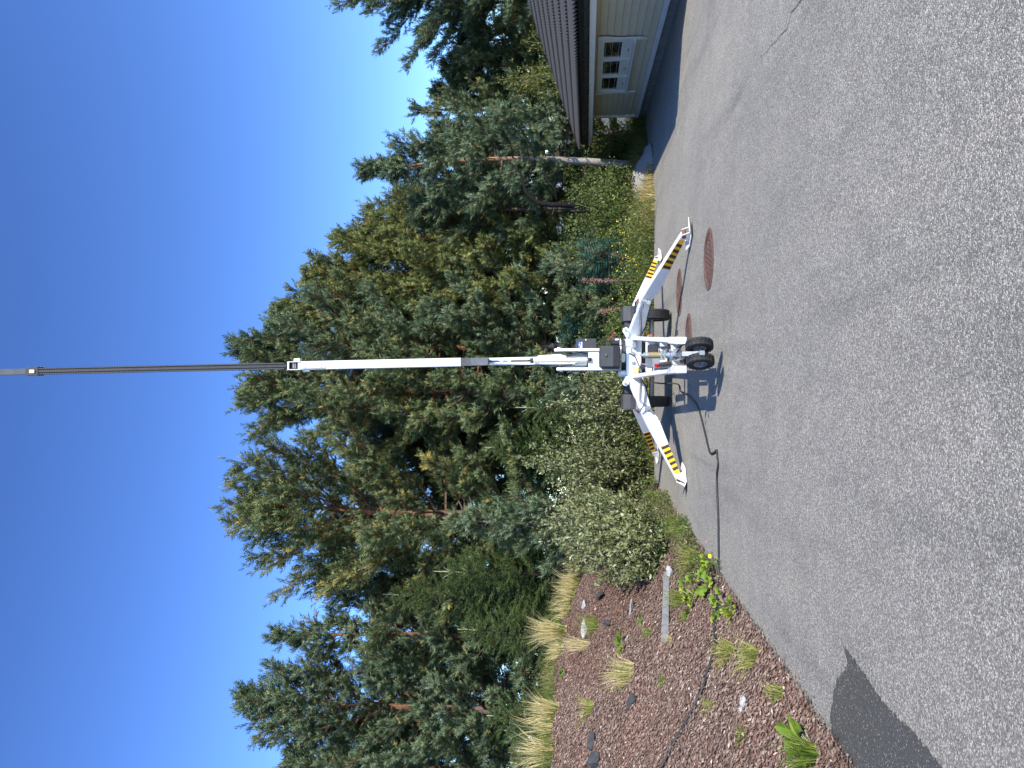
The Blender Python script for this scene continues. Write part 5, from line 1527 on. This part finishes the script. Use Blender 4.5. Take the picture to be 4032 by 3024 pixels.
round_leaves = []
for k2 in range(3):
    me = big_leaf('leaf', 0.1, 0.11, 14, True)
    me.attributes['tint'].data.foreach_set('value', [0.2 + 0.32 * k2] * len(me.vertices)); round_leaves.append(me)
oval_leaves = []
for k2 in range(2):
    me = big_leaf('leaf', 0.17, 0.07, 10)
    me.attributes['tint'].data.foreach_set('value', [0.3 + 0.3 * k2] * len(me.vertices)); oval_leaves.append(me)
def leafy(label, p, nleaf, rad, h, seed, meshes, flat=0.5, sc=1.0, name='broadleaf_plant', group='broad-leaved plants at the asphalt edge'):
    r_ = random.Random(seed)
    root = empty(name, p); tag(root, label, 'plant', group)
    st = MB()
    for i in range(nleaf):
        a = r_.uniform(0, 6.283); rr = rad * math.sqrt(r_.random()); z = h * (0.3 + 0.7 * r_.random()) * (1 - 0.5 * rr / rad)
        b = Vector((math.cos(a) * rr, math.sin(a) * rr, z))
        st.tube([(b.x * 0.2, b.y * 0.2, -0.02), (b.x * 0.7, b.y * 0.7, z * 0.7), b], 0.0025, 4)
        o = bpy.data.objects.new('leaf', r_.choice(meshes)); col.objects.link(o); o.parent = root
        o.location = b; o.rotation_euler = (r_.uniform(-0.2, 0.75), r_.uniform(-flat, flat), a - math.pi / 2 + r_.uniform(-0.5, 0.5))
        s = sc * r_.uniform(0.65, 1.15); o.scale = (s, s, s)
    o = bpy.data.objects.new('stalks', st.mesh('stalks', 'spruce_leader')); col.objects.link(o); o.parent = root
leafy('large round-leaved plant at the asphalt edge where the cable climbs the bank', on_ground(2800, 2300), 26, 0.24, 0.16, 1, round_leaves, sc=1.15)
leafy('round-leaved plant with yellow leaves beside the pale end of the beam', on_ground(2738, 2355), 15, 0.2, 0.2, 2, round_leaves, sc=1.1)
leafy('round-leaved plant on the chips below the cable', on_ground(2850, 2395), 13, 0.16, 0.13, 3, round_leaves)
leafy('lowest round-leaved plant at the tip of the weedy edge', on_ground(2895, 2420), 12, 0.14, 0.12, 4, round_leaves)
leafy('plantain with broad oval leaves at the lower left corner', on_ground(3190, 2935), 11, 0.1, 0.06, 5, oval_leaves, 0.3, 1.0)
leafy('grey-green thistle rosette in the middle of the slope', on_ground(2458, 2540), 12, 0.12, 0.08, 6, oval_leaves, 0.4, 0.9)
leafy('small bright rosette high on the slope under the green clump', on_ground(2226, 2345), 10, 0.12, 0.1, 7, oval_leaves, 0.4, 0.7)
leafy('small rosette with pointed leaves above the beam', on_ground(2535, 2435), 7, 0.07, 0.06, 8, oval_leaves, 0.4, 0.6)
leafy('little green rosette near the crest left of the tallest tuft', on_ground(2228, 2660), 10, 0.12, 0.08, 9, oval_leaves, 0.4, 0.7)

# leafy ground cover spilling from the willows over the asphalt edge
rng = np.random.default_rng(140)
n = 5200
y = rng.uniform(8.6, 17.0, n); x = EDGE_X + 0.12 - np.abs(rng.normal(0, 0.22, n)) + 0.10 * np.sin(y * 2.3)
keep = rng.random(n) < np.clip((y - 8.3) / 2.0, 0.15, 1.0)
x, y = x[keep], y[keep]; n = len(x)
h = rng.random(n) ** 1.5 * np.clip(0.1 + (y - 9) * 0.07, 0.05, 0.4)
P = np.stack([x, y, np.maximum(gz(x, y), 0) + h], 1)
V, T, t = leaf_faces(P, rng.normal(0, 1, (n, 3)) + np.array([0, 0, 0.6]), rng.normal(0, 0.6, (n, 3)) + np.array([0.3, -0.5, 0.8]), rng.uniform(0.02, 0.055, n), rng.uniform(0.012, 0.03, n), 0.4 + rng.normal(0, 0.25, n))
tag(link('edge_weeds', tri_mesh('edge_weeds', V, T, 'green_leaves', t)), 'low leafy weeds spilling over the left asphalt edge', 'weeds', kind='stuff')
# crumbs of bark along the asphalt edge
n = 2600
y = rng.uniform(3.6, 12.5, n); x = EDGE_X + np.abs(rng.normal(0, 0.055, n)) - 0.06
P = np.stack([x, y, np.full(n, 0.006)], 1)
V, T, t = leaf_faces(P, rng.normal(0, 1, (n, 3)) * np.array([1, 1, 0.15]), rng.normal(0, 0.3, (n, 3)) + np.array([0, 0, 1]), rng.uniform(0.012, 0.035, n), rng.uniform(0.006, 0.014, n), 0.35 + rng.normal(0, 0.2, n))
tag(link('bark_crumbs', tri_mesh('bark_crumbs', V, T, 'bark_chips', t)), 'brown bark crumbs strewn on the asphalt beside the bank', 'bark chips', kind='stuff')
# single flowers
def flower(label, ix, iy, h, r_, mat):
    p = on_ground(ix, iy)
    root = empty('flower', p); tag(root, label, 'flower')
    o = bpy.data.objects.new('stem', MB().tube([(0, 0, 0), (0.01, 0, h * 0.6), (0.03, -0.01, h)], 0.0025, 5).mesh('stem', 'spruce_leader')); col.objects.link(o); o.parent = root
    o = bpy.data.objects.new('flower_head', MB().cyl((0.03, -0.01, h), (0.032, -0.02, h + 0.012), r_ * 0.4, r_, n=12).mesh('flower_head', mat)); col.objects.link(o); o.parent = root
flower('single bright yellow dandelion over the asphalt edge', 2830, 2200, 0.09, 0.024, 'flower_yellow')
flower('pink clover bloom above the round-leaved plants', 2712, 2332, 0.1, 0.013, 'flower_pink')
flower('pink clover bloom beside the willow at the asphalt edge', 2805, 2142, 0.06, 0.011, 'flower_pink')
